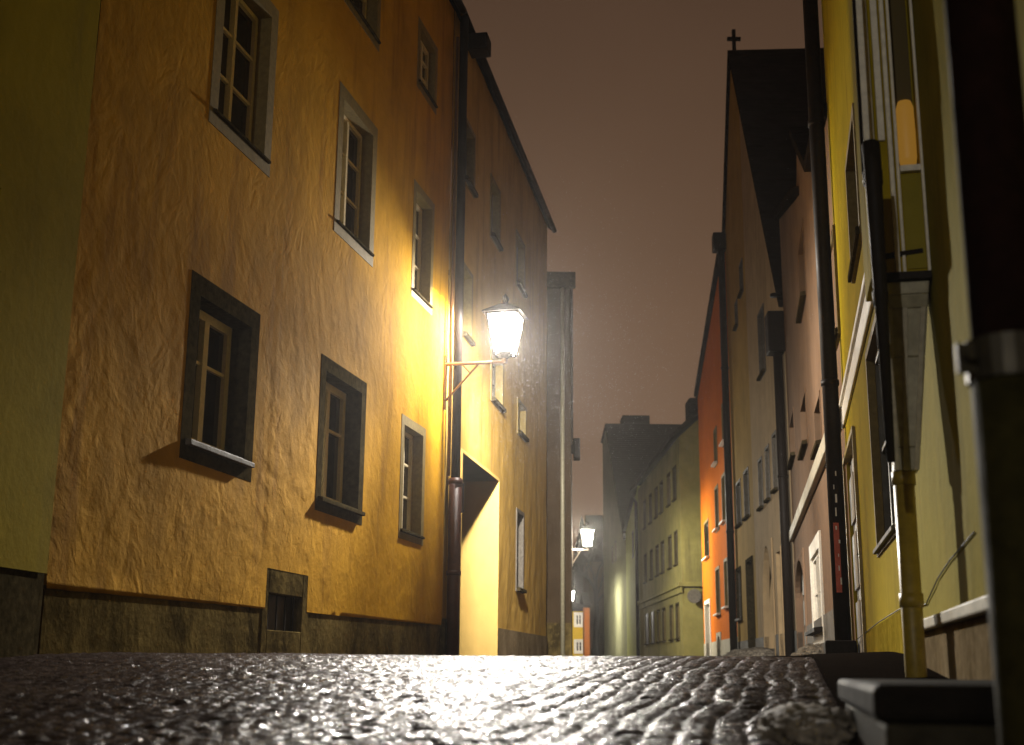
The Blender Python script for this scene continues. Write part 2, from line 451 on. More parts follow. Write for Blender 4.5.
# exact near corner and downpipe corner on the first left front
def on_line(u, off, k):
    d = ray(u, hz(u)); t = d.x / d.y
    Y = off / (t - k); return Vector((t * Y, Y))
A1 = on_line(41, -4.55, .225); B1 = on_line(441, -4.55, .225)
WL1 = Wall(A1, B1, True)
off2 = B1.x - .178 * B1.y
B2 = on_line(546, off2, .178)
WL2 = Wall(B1, B2, True)
off0 = A1.x - .14 * A1.y
A0 = Vector((off0 - .14 * 16.0, -16.0))
WL0 = Wall(A0, A1 - Vector((.14, 1)).normalized() * .03 + Vector((-.0, 0)), True)
pC = plan(571.5, B2.y + .35); pC0 = plan(540, B2.y + .35)
WL3s = Wall(pC0 - Vector((.3, 0)), pC, False)
WL3s.n = Vector((0, -1))
pD = plan(572.6, 48.0)
WL3 = Wall(pC, pD, True)

RWo, RWk = .72, .217
R1B = on_line(912, RWo, RWk); R2B = on_line(857.5, RWo, RWk)
R1A = Vector((RWo + RWk * .7, .7))
WR1 = Wall(R1A, R1B, False); WR2 = Wall(R1B, R2B, False)
pk = plan(799, 26.0); WR3 = Wall(R2B, pk, False)
def line_from(p, k, u): return on_line(u, p.x - k * p.y, k)
pB = line_from(pk, .07, 764); WR4 = Wall(pk, pB, False)
pY = line_from(pk, .07, 739); WR5 = Wall(pB, pY, False)
pO = line_from(pY, .06, 705); WR6 = Wall(pY, pO, False)
q5 = plan(684, 50.5); q6 = line_from(q5, -.009, 640.5); WR7 = Wall(q5, q6, False)
WR7s = Wall(Vector((q5.x + 7, q5.y - .3)), q5, False); WR7s.n = Vector((-.04, -1)).normalized()
q7 = line_from(q6, .035, 627.5); WR8 = Wall(q6, q7, False)
q8 = line_from(q7, -.009, 604.5); WR9 = Wall(q7, q8, False)
print('plan', [tuple(round(x, 2) for x in p) for p in (A1, B1, B2, pC, pD, R1B, R2B, pk, pB, pY, pO, q5, q6, q7, q8)])

def org(W, s=None):
    s = W.L / 2 if s is None else s
    p = W.A + W.t * s; return Vector((p.x, p.y, float(zg(p.y))))

# ================================================================== LEFT SIDE
# ---- olive house at the far left
H0 = thing('house', 'olive plastered house with a dark base at the left edge of the picture', 'house', org(WL0))
top0 = [(0, 10.5), (WL0.L, 10.5)]
w0 = MB(); r0 = (0.5, WL0.L - 1.75, *sorted((WL0.hit(4, 262)[1], WL0.hit(4, 190)[1])))
se, zt0 = WL0.hit(7, 195); _, zb0 = WL0.hit(4, 258)
r0 = (se - .8, se - .1, zb0, zt0)
_, zp0 = WL0.hit(43, 573)
facade(WL0, w0, top0, [r0], zp0); shell(WL0, w0, top0, -1.2, 8, -.03); w0.build('wall', M['plaster_olive'], H0)
window(WL0, H0, r0, .15, M['plaster_olive'], .1, .02, M['frame_dark'])
plinth(WL0, H0, (zp0 + .02, zp0), -1.2, -.015, M['stone_dark'])
rm = MB(); eave_roof(WL0, 10.5, rm); rm.build('roof', M['roof'], H0)

# ---- big ochre house (first part) with rough trowelled plaster
H1 = thing('house', 'ochre house with rough trowelled plaster, deep windows and a cellar opening', 'house', org(WL1))
_, ze2b = WL2.hit(543, 215, .12); _, ze2a = WL2.hit(480, 40, .12); ZE = (ze2a + ze2b) / 2 + .05
W1r = WL1.rect((195, 272), (180, 456), 258); W2r = WL1.rect((322, 354), (317, 509), 365.5); W3r = WL1.rect((402, 414), (400, 537), 425)
WAr = WL1.rect((221, -62), (212, 122), 278); WBr = WL1.rect((341, 82), (335, 230), 377); WCr = WL1.rect((416, 181), (411, 294), 434)
WDr = WL1.rect((420, 18), (417, 84), 438); WEr = WL1.rect((341, -140), (337, -12), 384)
WFr = WL1.rect((228, -400), (221, -215), 290)
CLr = WL1.rect((264, 561), (264, 646), 310)
def inset(r, m): return (r[0] + m, r[1] - m, r[2] + m, r[3] - m)
wins1 = [(W1r, .15, 'd'), (W2r, .13, 'd'), (W3r, .10, 'p'), (WAr, .13, 'p'), (WBr, .13, 'p'), (WCr, .10, 'p'), (WDr, .10, 'p'), (WEr, .10, 'p'), (WFr, .12, 'p')]
_, zpa = WL1.hit(46, 588); _, zpb = WL1.hit(440, 625)
def zpl(s): return zpa + (zpb - zpa) * s / WL1.L
zcl = CLr
holes1 = [inset(r, m) for r, m, k in wins1] + [(CLr[0] + .05, CLr[1] - .05, CLr[2] - .6, CLr[3] - .05)]
sw_holes = [r for r, m, k in wins1] + [CLr]
def disp1(s, z):
    e = 1.0
    for h in sw_holes:
        dx = max(h[0] - s, 0, s - h[1]); dz = max(h[2] - z, 0, z - h[3]); e = min(e, max(0., (math.hypot(dx, dz) + .02) / .25))
    ang = .95 + .9 * noise.noise(Vector((s * .25, z * .25, 5)))
    a = s * math.cos(ang) + z * math.sin(ang); b2 = -s * math.sin(ang) + z * math.cos(ang)
    amp = .6 + .5 * noise.noise(Vector((s * .35, z * .35, 11)))
    st = noise.fractal(Vector((a * 3.0, b2 * 6.5, 3.3)), .55, 2.1, 4)
    st2 = abs(noise.noise(Vector((a * 1.2 + st * .4, b2 * 3.6, 8.8))))
    lo = noise.noise(Vector((s * .4, z * .3, 1.7)))
    hstep = -.005 if s < S_CREASE else .0
    e *= min(1, max(0, (z - zpl(s)) / .12))
    return e * (.006 * st * amp + .007 * st2 * amp + .018 * lo) * min(1, max(.35, (6.5 - z) / 4)) + hstep * min(1, max(0, (5 - z) / 2)) * e - .01
S_CREASE = WL1.hit(266, 500)[0]
top1 = [(0, ZE), (WL1.L, ZE)]
w1 = MB(); facade(WL1, w1, top1, holes1, min(zpa, zpb), .045, disp1)
# shave the cells under the sloping base line
for i_, p_ in enumerate(w1.v):
    s_ = (Vector((p_[0], p_[1])) - WL1.A).dot(WL1.t); zl_ = zpl(s_) + .004 * noise.noise(Vector((s_ * 5, 0, 0)))
    if p_[2] < zl_: w1.v[i_] = (p_[0], p_[1], zl_)
shell(WL1, w1, top1, -1.2, 9, -.02)
o = w1.build('wall', M['plaster_ochre'], H1, smooth=False)
bm = bmesh.new(); bm.from_mesh(o.data)
for f_ in bm.faces: f_.smooth = len(f_.verts) == 4 and f_.calc_area() < .01
bm.to_mesh(o.data); bm.free()
plinth(WL1, H1, (zpa + .02, zpb + .02), -1.2, -.02, M['plinth'], holes=[CLr], thick=.14)
for (r, mrg, k) in wins1:
    ri = inset(r, mrg)
    if k == 'd': window(WL1, H1, ri, .24, M['stone_dark'], mrg + .01, -.006, M['frame_cream'], mull=1, bars=(.62,), fw=.075, sill=M['stone_grey'] if r is W1r else M['stone_dark'], sill_out=.055, sillh=.05)
    else: window(WL1, H1, ri, .19 if r[3] - r[2] > 1.35 else .15, M['stone_pale'], mrg + .01, -.004, M['frame_cream'], mull=1, bars=(.36, .68), fw=.045, sill=M['stone_dark'], sill_out=.035, sillh=.035)
# cellar opening
ci = (CLr[0] + .12, CLr[1] - .16, CLr[2] + .14, CLr[3] - .26)
cb = MB(); 
cb.box(WL1, CLr[0], ci[0], -.12, -.012, CLr[2] - .25, CLr[3]); cb.box(WL1, ci[1], CLr[1], -.12, -.012, CLr[2] - .25, CLr[3])
cb.box(WL1, ci[0], ci[1], -.12, -.012, ci[3], CLr[3]); cb.box(WL1, ci[0], ci[1], -.12, -.012, CLr[2] - .25, ci[2])
o = cb.build('cellar_opening', M['plinth'], H1, bevel=.008)
cg = MB(); cg.box(WL1, ci[0] - .02, ci[1] + .02, -.20, -.125, ci[2] - .02, ci[3] + .02); cg.build('hatch', M['wood_dark'], o)
cg = MB()
for k in range(4):
    s = ci[0] + (ci[1] - ci[0]) * (k + .5) / 4; cg.tube([WL1.P(s, -.06, ci[2] - .02), WL1.P(s, -.06, ci[3] + .02)], .009, 6)
cg.build('grille', M['metal_dark'], o)
rm = MB(); eave_roof(WL1, ZE, rm, .09, 5, 5.5, s1=WL1.L); rm.build('roof', M['roof'], H1)
gutter(WL1, ZE - .02, .12, H1, -.05, WL1.L + .03, .055)

# ---- second ochre house with the doorway
H2 = thing('house', 'ochre house with a deep lit doorway, between the lantern downpipe and the grey house', 'house', org(WL2))
_, ze2b = WL2.hit(543, 215, .12); _, ze2a = WL2.hit(480, 40, .12)
print('eaves', ze2a, ze2b)
ZE2 = (ze2a + ze2b) / 2 + .05
DRr = WL2.rect((459, 452), (459, 668), 496.5); DRr = (DRr[0], DRr[1], -1.0, (WL2.hit(459, 452)[1] + WL2.hit(497, 480)[1]) / 2)
V = [((517, 509), (514.5, 590), 523), ((490.5, 347), (490.5, 400), 502.5), ((517, 398), (517, 433), 525.5), ((462.5, 262), (461.5, 335), 471.5),
     ((464, 115), (462.5, 178), 474.5), ((490.5, 174), (489.5, 235), 499.5), ((516, 230), (515, 283), 524)]
rs2 = [WL2.rect(*x) for x in V]
holes2 = [inset(r, .06) for r in rs2] + [DRr]
_, zp2 = WL2.hit(520, 632)
top2 = [(0, ZE2), (WL2.L, ZE2)]
w2 = MB(); facade(WL2, w2, top2, holes2, zp2 - .02, .12, lambda s, z: .012 * noise.fractal(Vector((s * 1.7, z * 1.2, 4)), .6, 2, 3) * (0 if any(h[0] - .2 < s < h[1] + .2 and h[2] - .2 < z < h[3] + .2 for h in holes2) else 1))
shell(WL2, w2, top2, -1.2, 9, -.02); w2.build('wall', M['plaster_ochre_smooth'], H2)
plinth(WL2, H2, zp2, -1.2, .03, M['plinth_light'], s0=DRr[1] + .02, thick=.14)
plinth(WL2, H2, zp2, -1.2, .03, M['plinth'], s1=DRr[0] - .02, thick=.14)
for i, (r, x) in enumerate(zip(rs2, V)):
    window(WL2, H2, inset(r, .06), .16, M['stone_pale'] if i else M['stone_grey'], .07, .02, M['frame_cream'] if i == 0 else M['frame_dark'], mull=1, bars=(.5,), fw=.045, sill=M['stone_dark'], sill_out=.06)
# doorway: reveal box, soffit, inner door
rv = MB(); D = 1.3; s0, s1, z0, z1 = DRr
rv.box(WL2, s1, s1 + .06, -D, .012, z0, z1 + .06); rv.box(WL2, s0 - .06, s0, -D, .012, z0, z1 + .06); rv.box(WL2, s0, s1, -D, .012, z1, z1 + .06)
rv.build('doorway', M['door_yellow'], H2)
door(WL2, H2, (s0, s1, float(zg(WL2.P(1, 0, 0).y)), z1), D, M['wood_dark'], M['door_yellow'], .03)
rm = MB(); eave_roof(WL2, ZE2, rm, .09, 5, 5.5, s1=WL2.L + .3); rm.build('roof', M['roof'], H2)
gutter(WL2, ZE2 - .02, .12, H2, -.05, WL2.L + .3, .055)
# rainwater box on the gutter
sd, zd = WL2.hit(480, 46, .28)
dm = MB(); dm.box(WL2, max(.02, sd - .16), sd + .16, .12, .42, zd - .12, zd + .14); dm.build('gutter_box', M['metal_dark'], H2, bevel=.02)
# pipes at the junction, part of this house
sP = .14
px_ = lambda s, d_: [WL2.P(s, d_, z) for z in (-.6, 3.05)]
zpt = WL2.hit(452, 482)[1]
downpipe(H2, [WL2.P(.10, .12, -.6), WL2.P(.10, .12, zpt)], .085, M['metal_rust'], clamps=(1.2, zpt - .05))
downpipe(H2, [WL2.P(.10, .12, zpt), WL2.P(.10, .12, ZE2 - .5), WL2.P(.10, .12, ZE2 - .06)], .062, M['metal_dark'], clamps=())
downpipe(H2, [WL2.P(-.12, .08, zpt), WL2.P(-.12, .08, ZE2 - .5)], .02, M['metal_bronze'], name='conduit')
bx = MB(); bx.box(WL2, .24, .44, .05, .17, zpt - .42, zpt - .02); bx.build('meter_box', M['metal_dark'], H2, bevel=.01)

# ---- grey house closing the left side
H3 = thing('house', 'grey brown house whose side stands proud of the ochre houses, at the far left', 'house', org(WL3, 1))
_, z3 = WL3s.hit(560, 279)
w3 = MB(); top3 = [(0, z3), (WL3.L, z3)]
v3 = [((572.2, 330), (572.2, 345), 572.25)]
facade(WL3, w3, top3, [], -1.2, .5, lambda s, z: 0.0)
tp = [(0, z3), (WL3s.L, z3)]
facade(WL3s, w3, tp, [], -1.2, .3, lambda s, z: .02 * noise.noise(Vector((s, z * .6, 2))) if 0.02 < s < WL3s.L - .02 else 0)
shell(WL3, w3, top3, -1.2, 9)
w3.build('wall', M['plaster_grey'], H3)
rm = MB(); eave_roof(WL3, z3, rm, .05, .15, 5.5, .12, -.12); rm.build('roof', M['roof'], H3)
cm = MB(); cm.box(WL3s, .05, WL3s.L + .1, .003, .14, z3 - .22, z3 + .12); cm.build('cornice', M['stone_dark'], H3)
pm = MB(); sx = WL3s.hit(562.5, 500)[0]; pm.tube([WL3s.P(sx, .06, -.6), WL3s.P(sx, .06, z3 - .2)], .045, 10); pm.build('downpipe', M['metal_grey'], H3, smooth=True)
plinth(WL3s, H3, .9, -1.2, .04, M['plinth'])
sg = MB(); _, zs1 = WL3.hit(572.3, 445); zs_ = WL3s.hit(572, 438)[1]
sg.box(WL3, 1.2, 1.6, .05, .2, zs_ - .22, zs_ + .22); sg.box(WL3, 1.35, 1.45, 0, .05, zs_ - .1, zs_ + .1)
sgo = sg.build('wall_box', M['metal_dark'], None, bevel=.01); tag(sgo, 'small dark box on the wall of the grey brown house', 'wall box')

# ================================================================== RIGHT SIDE
zb = -1.2
# ---- lemon house nearest on the right
H4 = thing('house', 'pale lemon green house at the right edge, nearest the camera, with a hopper head', 'house', org(WR1, 4))
top4 = [(0, 9.5), (WR1.L, 9.5)]
w4 = MB(); facade(WR1, w4, top4, [], zb, .3, lambda s, z: .006 * noise.noise(Vector((s * 2, z * 2, 9))) if .05 < s < WR1.L - .05 else 0)
shell(WR1, w4, top4, zb, 8); w4.build('wall', M['plaster_lemon'], H4)
# shallow bay standing out from the wall: its narrow side carries a window and looks down the street
SB = WR1.hit(926, 200)[0]; BD = .26; PB = WR1.P(SB, BD, 0)
WBS = Wall(Vector((PB.x, PB.y)), Vector((WR1.P(SB, 0, 0).x, WR1.P(SB, 0, 0).y)), False); WBS.n = -WR1.t
bz0 = zat(WR1, SB, .12, 276); bz1 = 6.4; gz0 = zat(WR1, SB, .08, 167)
BAY = MB(); ga, gb = .155, .245
gzt = zat(WR1, SB, .08, 98)
facade(WBS, BAY, [(0, bz1), (BD, bz1)], [(ga, gb, gz0, bz1 - .3)], bz0)
LB = .4
BAY.box(WR1, SB + .11, SB + LB, .002, BD, bz0 + .004, bz1)
for x0_, x1_ in ((0, ga - .004), (gb + .004, BD)): BAY.box(WR1, SB + .004, SB + .112, BD - x1_ + .002, BD - x0_ - .001, bz0 + .004, bz1)
BAY.box(WR1, SB + .004, SB + .112, BD - gb, BD - ga, bz0 + .004, gz0 - .002); bay = BAY.build('bay', M['plaster_yellow'], H4)
pn = MB(); pn.box(WBS, .16, .243, .001, .008, bz0 + .03, gz0 - .04); pn.build('panel', M['plaster_lemon'], bay)
lg = MB(); xm = (ga + gb) / 2; zl0, zl1 = gz0 + .03, gzt; lg.tube([WBS.P(xm, -.05, zl0), WBS.P(xm, -.05, zl0 + .03), WBS.P(xm, -.05, (zl0 + zl1) / 2), WBS.P(xm, -.05, zl1 - .03), WBS.P(xm, -.05, zl1)], [.036, .041, .042, .040, .030], 16); lg.build('reflection_glow', emit('warm reflection glow', (1, .48, .06), .20), bay, smooth=True)  # glowing capsule added behind the opening to imitate an orange reflection in the pane
gp = MB(); gp.box(WBS, ga + .003, gb - .003, -.105, -.098, gz0 + .003, bz1 - .303); gp.build('pane', M['glass_sheen'], bay)
for x0, x1, pr in ((.002, .05, .03), (.068, .098, .018), (.108, .128, .03), (.14, .154, .012), (.246, .259, .02)):
    mo = MB(); mo.box(WBS, x0, x1, .001, pr, bz0 + (.0 if x0 > .1 else (zat(WR1, SB, .2, 142) - bz0)), bz1 - .1); mo.build('moulding', M['trim_white'], bay, bevel=.004)
mo = MB(); mo.box(WBS, .155, .245, .001, .03, gz0 - .03, gz0 - .002); mo.build('sill', M['trim_white'], bay)
# low plinth with stone ledge
sl0, zl0 = WR1.hit(992, 597); sl1, zl1 = WR1.hit(923, 628)
led = MB(); zc = (zl0 + zl1) / 2
led.box(WR1, .1, sl1, .045, .085, zc - .05, zc); led.box(WR1, .1, sl1, .002, .045, zc - .05, zc)
led.build('ledge', M['trim_grey'], H4, bevel=.008)
plinth(WR1, H4, zc - .052, zb, .05, M['plinth_light'], s0=.1, s1=sl1 - .01, thick=.04)
rm = MB(); eave_roof(WR1, 9.5, rm, .25); rm.build('roof', M['roof'], H4)
# ochre downpipe with hopper
PR = .045; PD = .165
par = H4
pipe_s = WR1.hit(914, 640, PD)[0]
hop_z0 = zat(WR1, pipe_s, PD, 472); hop_z1 = zat(WR1, pipe_s, PD, 290)
print('pipe s', pipe_s, WR1.L, hop_z0, hop_z1, SB)
downpipe(H4, [WR1.P(pipe_s, PD, -.7), WR1.P(pipe_s, PD, hop_z0 + .03)], PR, M['metal_ochre'], clamps=(hop_z0 - .03, .3))
def ring(s, d0, d1, w, z): return [WR1.P(s - w, d0, z), WR1.P(s + w, d0, z), WR1.P(s + w, d1, z), WR1.P(s - w, d1, z)]
hp = MB(); prof = [(0, .05, .205), (.12, .06, .205), (.6, .08, .203), (.86, .10, .202), (.93, .12, .212), (1, .125, .214)]
rows = [ring(pipe_s, .10 - .09 * t, d1, w, hop_z0 + (hop_z1 - hop_z0) * t) for t, w, d1 in prof]
for a, b2 in zip(rows, rows[1:]): hp.hexa(a + b2)
hop = hp.build('hopper', M['metal_grey'], H4, bevel=.006)
for fr_ in (.12, .55, .92):        # raised ribs on the face turned to the street's lower end
    rb = MB(); a = prof[:4]
    for (t0, w0_, d0_), (t1, w1_, d1_) in zip(a, a[1:]):
        z0_, z1_ = hop_z0 + (hop_z1 - hop_z0) * t0, hop_z0 + (hop_z1 - hop_z0) * t1
        i0, i1 = .10 - .09 * t0, .10 - .09 * t1
        c0_, c1_ = i0 + (d0_ - i0) * fr_, i1 + (d1_ - i1) * fr_; e = .010; P = WR1.P
        rb.hexa([P(pipe_s - w0_ - .012, c0_ - e, z0_), P(pipe_s - w0_ + .01, c0_ - e, z0_), P(pipe_s - w0_ + .01, c0_ + e, z0_), P(pipe_s - w0_ - .012, c0_ + e, z0_),
                 P(pipe_s - w1_ - .012, c1_ - e, z1_), P(pipe_s - w1_ + .01, c1_ - e, z1_), P(pipe_s - w1_ + .01, c1_ + e, z1_), P(pipe_s - w1_ - .012, c1_ + e, z1_)])
    rb.build('rib', M['trim_grey'], hop)
rm_ = MB(); rm_.box(WR1, pipe_s - .16, pipe_s + .13, .004, .22, hop_z1 + .003, hop_z1 + .035); rm_.build('rim', M['metal_dark'], hop)
hb = MB(); hb.tube([WR1.P(pipe_s - .12, .21, hop_z1 + .03), WR1.P(pipe_s - .12, .21, hop_z1 + .10), WR1.P(pipe_s - .12, .19, hop_z1 + .125), WR1.P(pipe_s - .12, .03, hop_z1 + .14)], .014, 8); hb.build('overflow_bar', M['metal_dark'], hop)
# dark foreground downpipe
pc = None
fs, fz = WR1.hit(1012, 360, .2)
fp = plan(1037, 2.05); fpx = Vector((fp.x, fp.y, 0))
zr = 0.0
r = ray(1030, 362); zr = (r * (2.05 / r.y)).z
fx = [Vector((fp.x, fp.y, -.8)), Vector((fp.x, fp.y, zr))]
M['pipe_far'] = simple('weathered dark pipe paint', (.028, .024, .007), .8, 0, .35, .2, 30, .03); M['pipe_red'] = simple('dark oxblood pipe paint', (.018, .007, .005), .7, 0, .35, .2, 30, .08)
FP = downpipe(H4, fx, .066, M['pipe_far']); 
FP2 = downpipe(H4, [Vector((fp.x, fp.y, zr)), Vector((fp.x, fp.y, 9.2))], .060, M['pipe_red'])
cl = MB(); cl.tube([Vector((fp.x, fp.y, zr - .035)), Vector((fp.x, fp.y, zr + .035))], .073, 24); co_ = cl.build('clamp', M['metal_steel'], FP2, smooth=False)
cl = MB(); t2 = Vector((fp.x - .078, fp.y - .02, zr)); cl.hexa([t2 + Vector((x, y, z)) for z in (-.025, .025) for x, y in ((-.02, -.006), (.02, -.006), (.02, .006), (-.02, .006))])
cl.tube([t2 + Vector((-.005, -.03, 0)), t2 + Vector((-.005, .03, 0))], .008, 8); cl.build('clamp_bolt', M['metal_steel'], co_)
# dark crack line across the walls, built as a thin tube
cb = MB(); ptsC = [WR2.hit(857, 640, .006), WR2.hit(880, 622, .006), WR2.hit(901, 609, .006)]
P2 = [WR2.P(s, .014, z) for s, z in ptsC]
P1 = [WR1.P(*((lambda h_: (h_[0], .007, h_[1]))(WR1.hit(u, v, .007)))) for u, v in ((926, 604), (938, 578), (950, 560), (974, 532))]
cb.tube(P2 + P1, .0035, 6); cbo = cb.build('crack', M['metal_dark'], None); tag(cbo, 'thin black crack line running along the yellow and lemon house walls', 'crack')

# ---- strong yellow house
H5 = thing('house', 'strong yellow house with a pale string course, right of the black downpipe', 'house', org(WR2))
top5 = [(0, 12.5), (WR2.L, 12.5)]
sf, zt5 = WR2.hit(866.5, 364); sfb, zb5 = WR2.hit(880, 547)
win5 = (.35, (sf + sfb) / 2, zb5, zt5)
d5s0, d5z1 = WR2.hit(855, 432); d5s1, _ = WR2.hit(846, 470)
door5 = (d5s0, d5s1, .05, d5z1)
up1 = WR2.rect((857, 108), (862, 232), 849); up2 = WR2.rect((835.5, 230), (840, 330), 832.8)
up1 = (up1[0], max(up1[1], up1[0] + .8), up1[2], up1[3]); up2 = (up2[0], up2[0] + .9, up2[2], up2[3])
print('R2', WR2.L, win5, door5, up1, up2)
w5 = MB(); holes5 = [win5, door5, up1, up2]; facade(WR2, w5, top5, holes5, zb); shell(WR2, w5, top5, zb, 8); w5.build('wall', M['plaster_yellow'], H5)
window(WR2, H5, win5, .10, M['stone_pale'], .06, .012, M['frame_dark'], mull=1, bars=(.5,), sill=M['stone_grey'], sill_out=.03, sillh=.04)
door(WR2, H5, door5, .04, M['wood_pale'], M['metal_ochre'], .05)
for r_ in (up1, up2): window(WR2, H5, r_, .12, M['stone_pale'], .07, .03, M['frame_dark'], sill=M['stone_dark'], sill_out=.03)
_, zc5 = WR2.hit(862, 312, .05)
sc_ = MB(); sc_.box(WR2, .1, WR2.L - .05, .002, .03, zc5 - .10, zc5 + .10); sc_.box(WR2, .1, WR2.L - .05, .002, .055, zc5 + .102, zc5 + .16); sc_.build('string_course', M['trim_white'], H5, bevel=.02)
plinth(WR2, H5, (WR2.hit(903, 609)[1], WR2.hit(860, 638)[1]), zb, .008, M['plinth_yellow'], s0=.02, holes=[door5], thick=.03)
rm = MB(); eave_roof(WR2, 12.5, rm, .15); rm.build('roof', M['roof'], H5)
sB, _ = WR1.hit(881, 300, .27); zbt = zat(WR1, sB, .27, 462); zbp = zat(WR1, sB, .27, 142)
downpipe(H5, [WR1.P(sB, .27, zbt), WR1.P(sB, .27, zbp - .1), WR1.P(sB + .03, .27, zbp)], [.016, .036, .038], M['metal_dark'], clamps=((zbt + zbp) / 2, zbp - .15))
downpipe(H5, [WR1.P(sB + .1, .30, zbp - .1), WR1.P(sB + .12, .285, 6.3)], .008, M['metal_dark'], name='conduit')
# tall black downpipe at the far corner, with a sticker strip
sK = WR2.L - .12
KP = downpipe(H5, [WR2.P(sK, .13, -.5), WR2.P(sK, .13, 12.2)], .085, M['metal_dark'], clamps=(3.0, 6.0, 9.0))
_, zk1 = WR2.hit(830, 545, .13); _, zk0 = WR2.hit(836, 600, .13)
bxk = MB(); bxk.box(WR2, sK - .25, sK + .14, .01, .32, -.3, .30); bxk.build('base_shoe', M['metal_dark'], KP, bevel=.02)
stk = MB(); stk.box(WR2, sK - .098, sK - .090, .12, .175, zk0, zk1); stk.build('sticker', M['red'], KP)
for k in range(9):
    z_ = zk0 + .08 + k * (zk1 + .55 - zk0) / 9; w_ = random.uniform(.014, .026); o_ = random.uniform(-.015, .02)
    stw = MB(); stw.box(WR2, sK - .103, sK - .099, .145 + o_ - w_, .13 + o_ + w_ * .6, z_, z_ + random.uniform(.03, .09))
    stw.build('sticker_scrap', M['white'], KP)

# ---- rose house
H6 = thing('house', 'dusty rose house with stepped roofline behind the black downpipe', 'house', org(WR3))
def s_at(W, u, v=400): return W.hit(u, v)[0]
tp6 = [(0.0, WR3.hit(818, 176)[1]), (s_at(WR3, 813.5, 172), WR3.hit(813.5, 172)[1]), (s_at(WR3, 796.5, 136), WR3.hit(796.5, 136)[1])]
sx = tp6[-1][0]; tp6 += [(sx + .001, WR3.hit(797.5, 210)[1]), (WR3.L - .02, WR3.hit(782.5, 184)[1] + .0), (WR3.L, WR3.hit(782.5, 184)[1])]
print('R3', WR3.L, tp6)
def rr(W, ub, vt, vb, uf):     # window by near column, top, bottom and far column
    return W.rect((ub, vt), (ub + (vb - vt) * (ub - 560) / 5500 * 1.0, vb), uf)
V6 = [rr(WR3, 805.5, 392, 440, 801), rr(WR3, 793.5, 410, 452, 790), rr(WR3, 803, 222, 292, 798.5), rr(WR3, 820, 395, 440, 815)]
D6 = (WR3.hit(823, 600)[0], WR3.hit(814, 600)[0], WR3.hit(818, 630)[1], WR3.hit(820, 548)[1])
N6 = (WR3.hit(806, 600)[0], WR3.hit(797, 600)[0], .2, WR3.hit(800, 560)[1])
w6 = MB(); facade(WR3, w6, tp6, V6 + [D6, N6], zb); shell(WR3, w6, tp6, zb, 8); w6.build('wall', M['plaster_pink'], H6)
for r_ in V6: window(WR3, H6, r_, .15, M['plaster_pink'], .06, .012, M['frame_dark'], sill=M['stone_dark'])
window(WR3, H6, D6, .06, M['trim_white'], .22, .03, M['trim_white'], M['wood_pale'], sill=M['metal_dark'], sill_out=.12)
door(WR3, H6, N6, .12, M['wood_pale'], M['plaster_pink'], .08, arch=.6)
_, zc6 = WR3.hit(800, 521); _, zc6b = WR3.hit(833, 468)
sc_ = MB(); sc_.box(WR3, .3, WR3.L - .1, .002, .09, zc6 - .1, zc6 + .12); sc_.build('string_course', M['trim_grey'], H6, bevel=.02)
plinth(WR3, H6, .75, zb, .02, M['stone_grey'], s0=.3, holes=[N6], thick=.1)
rm = MB(); gable_roof(WR3, rm, tp6[:3], 8, .12); gable_roof(WR3, rm, tp6[3:5], 8, .12); rm.build('roof', M['roof'], H6)

# ---- tall gabled house in two tones, with the big portal and the cross on its peak
WG = Wall(pk, pY, False)
sm_, zpk = WG.hit(731, 55); 
sC, zC = WG.hit(777, 306); sD, zD = WG.hit(755, 236); sE, zE = WG.hit(726, 240)
print('gable', WG.L, (sm_, zpk), (sC, zC), (sD, zD), (sE, zE))
sm_ = min(max(sm_, WG.L * .3), WG.L * .75); zpk = zat(WG, sm_, 0, 55); zN = zat(WG, .05, 0, 308); zF = zat(WG, WG.L, 0, 240)
s2 = sm_ * .55; z2_ = zat(WG, s2, 0, 236) if False else zN + (zpk - zN) * .5
H7 = thing('house', 'tall beige and tan gabled house with a pointed portal below the roof cross', 'house', org(WG))
sx7 = WG.hit(757, 600)[0]
V7 = [WG.rect((777, 432), (777.5, 488), 773.5), WG.rect((769.5, 446), (770, 498), 766.5), WG.rect((762.5, 458), (763, 506), 759.3), WG.rect((764, 305), (765, 370), 759)]
V8 = [WG.rect((749, 468), (749, 515), 744.5), WG.rect((741, 480), (741, 523), 737), WG.rect((742.5, 260), (743, 290), 740), WG.rect((737.5, 300), (737.5, 325), 735.5)]
P7 = (WG.hit(774, 600)[0], WG.hit(764, 600)[0], .25, WG.hit(767, 546)[1])
Q7 = (WG.hit(783, 600)[0], WG.hit(779, 600)[0], .25, WG.hit(779, 552)[1])
D8 = (WG.hit(754, 600)[0], WG.hit(748, 600)[0], .3, WG.hit(749, 562)[1]); E8 = WG.rect((741.5, 568), (741.5, 618), 737.2)
tp7 = [(0.0, zN), (sm_, zpk), (WG.L - .01, zF), (WG.L, zF)]
allh = V7 + V8 + [P7, Q7, D8, E8]
for mname, keep in (('plaster_beige', 0), ('plaster_tan', 1)):
    wA = Wall(pk, pY, False); mb = MB()
    blocks = [(sx7, WG.L + 1, -5, 60)] if keep == 0 else [(-1, sx7, -5, 60)]
    facade(wA, mb, [(0, zN)] + ([(sx7, zN + (zpk - zN) * sx7 / sm_)] if sx7 < sm_ else []) + tp7[1:] if sx7 < sm_ else tp7[:2] + [(sx7, zpk + (zF - zpk) * (sx7 - sm_) / (WG.L - sm_))] + tp7[2:], allh + blocks, zb)
    if keep == 0: shell(WG, mb, tp7, zb, 10)
    mb.build('wall', M[mname], H7)
for r_ in V7 + V8: window(WG, H7, r_, .15, M['stone_grey'], .07, .02, M['frame_dark'], sill=M['stone_dark'])
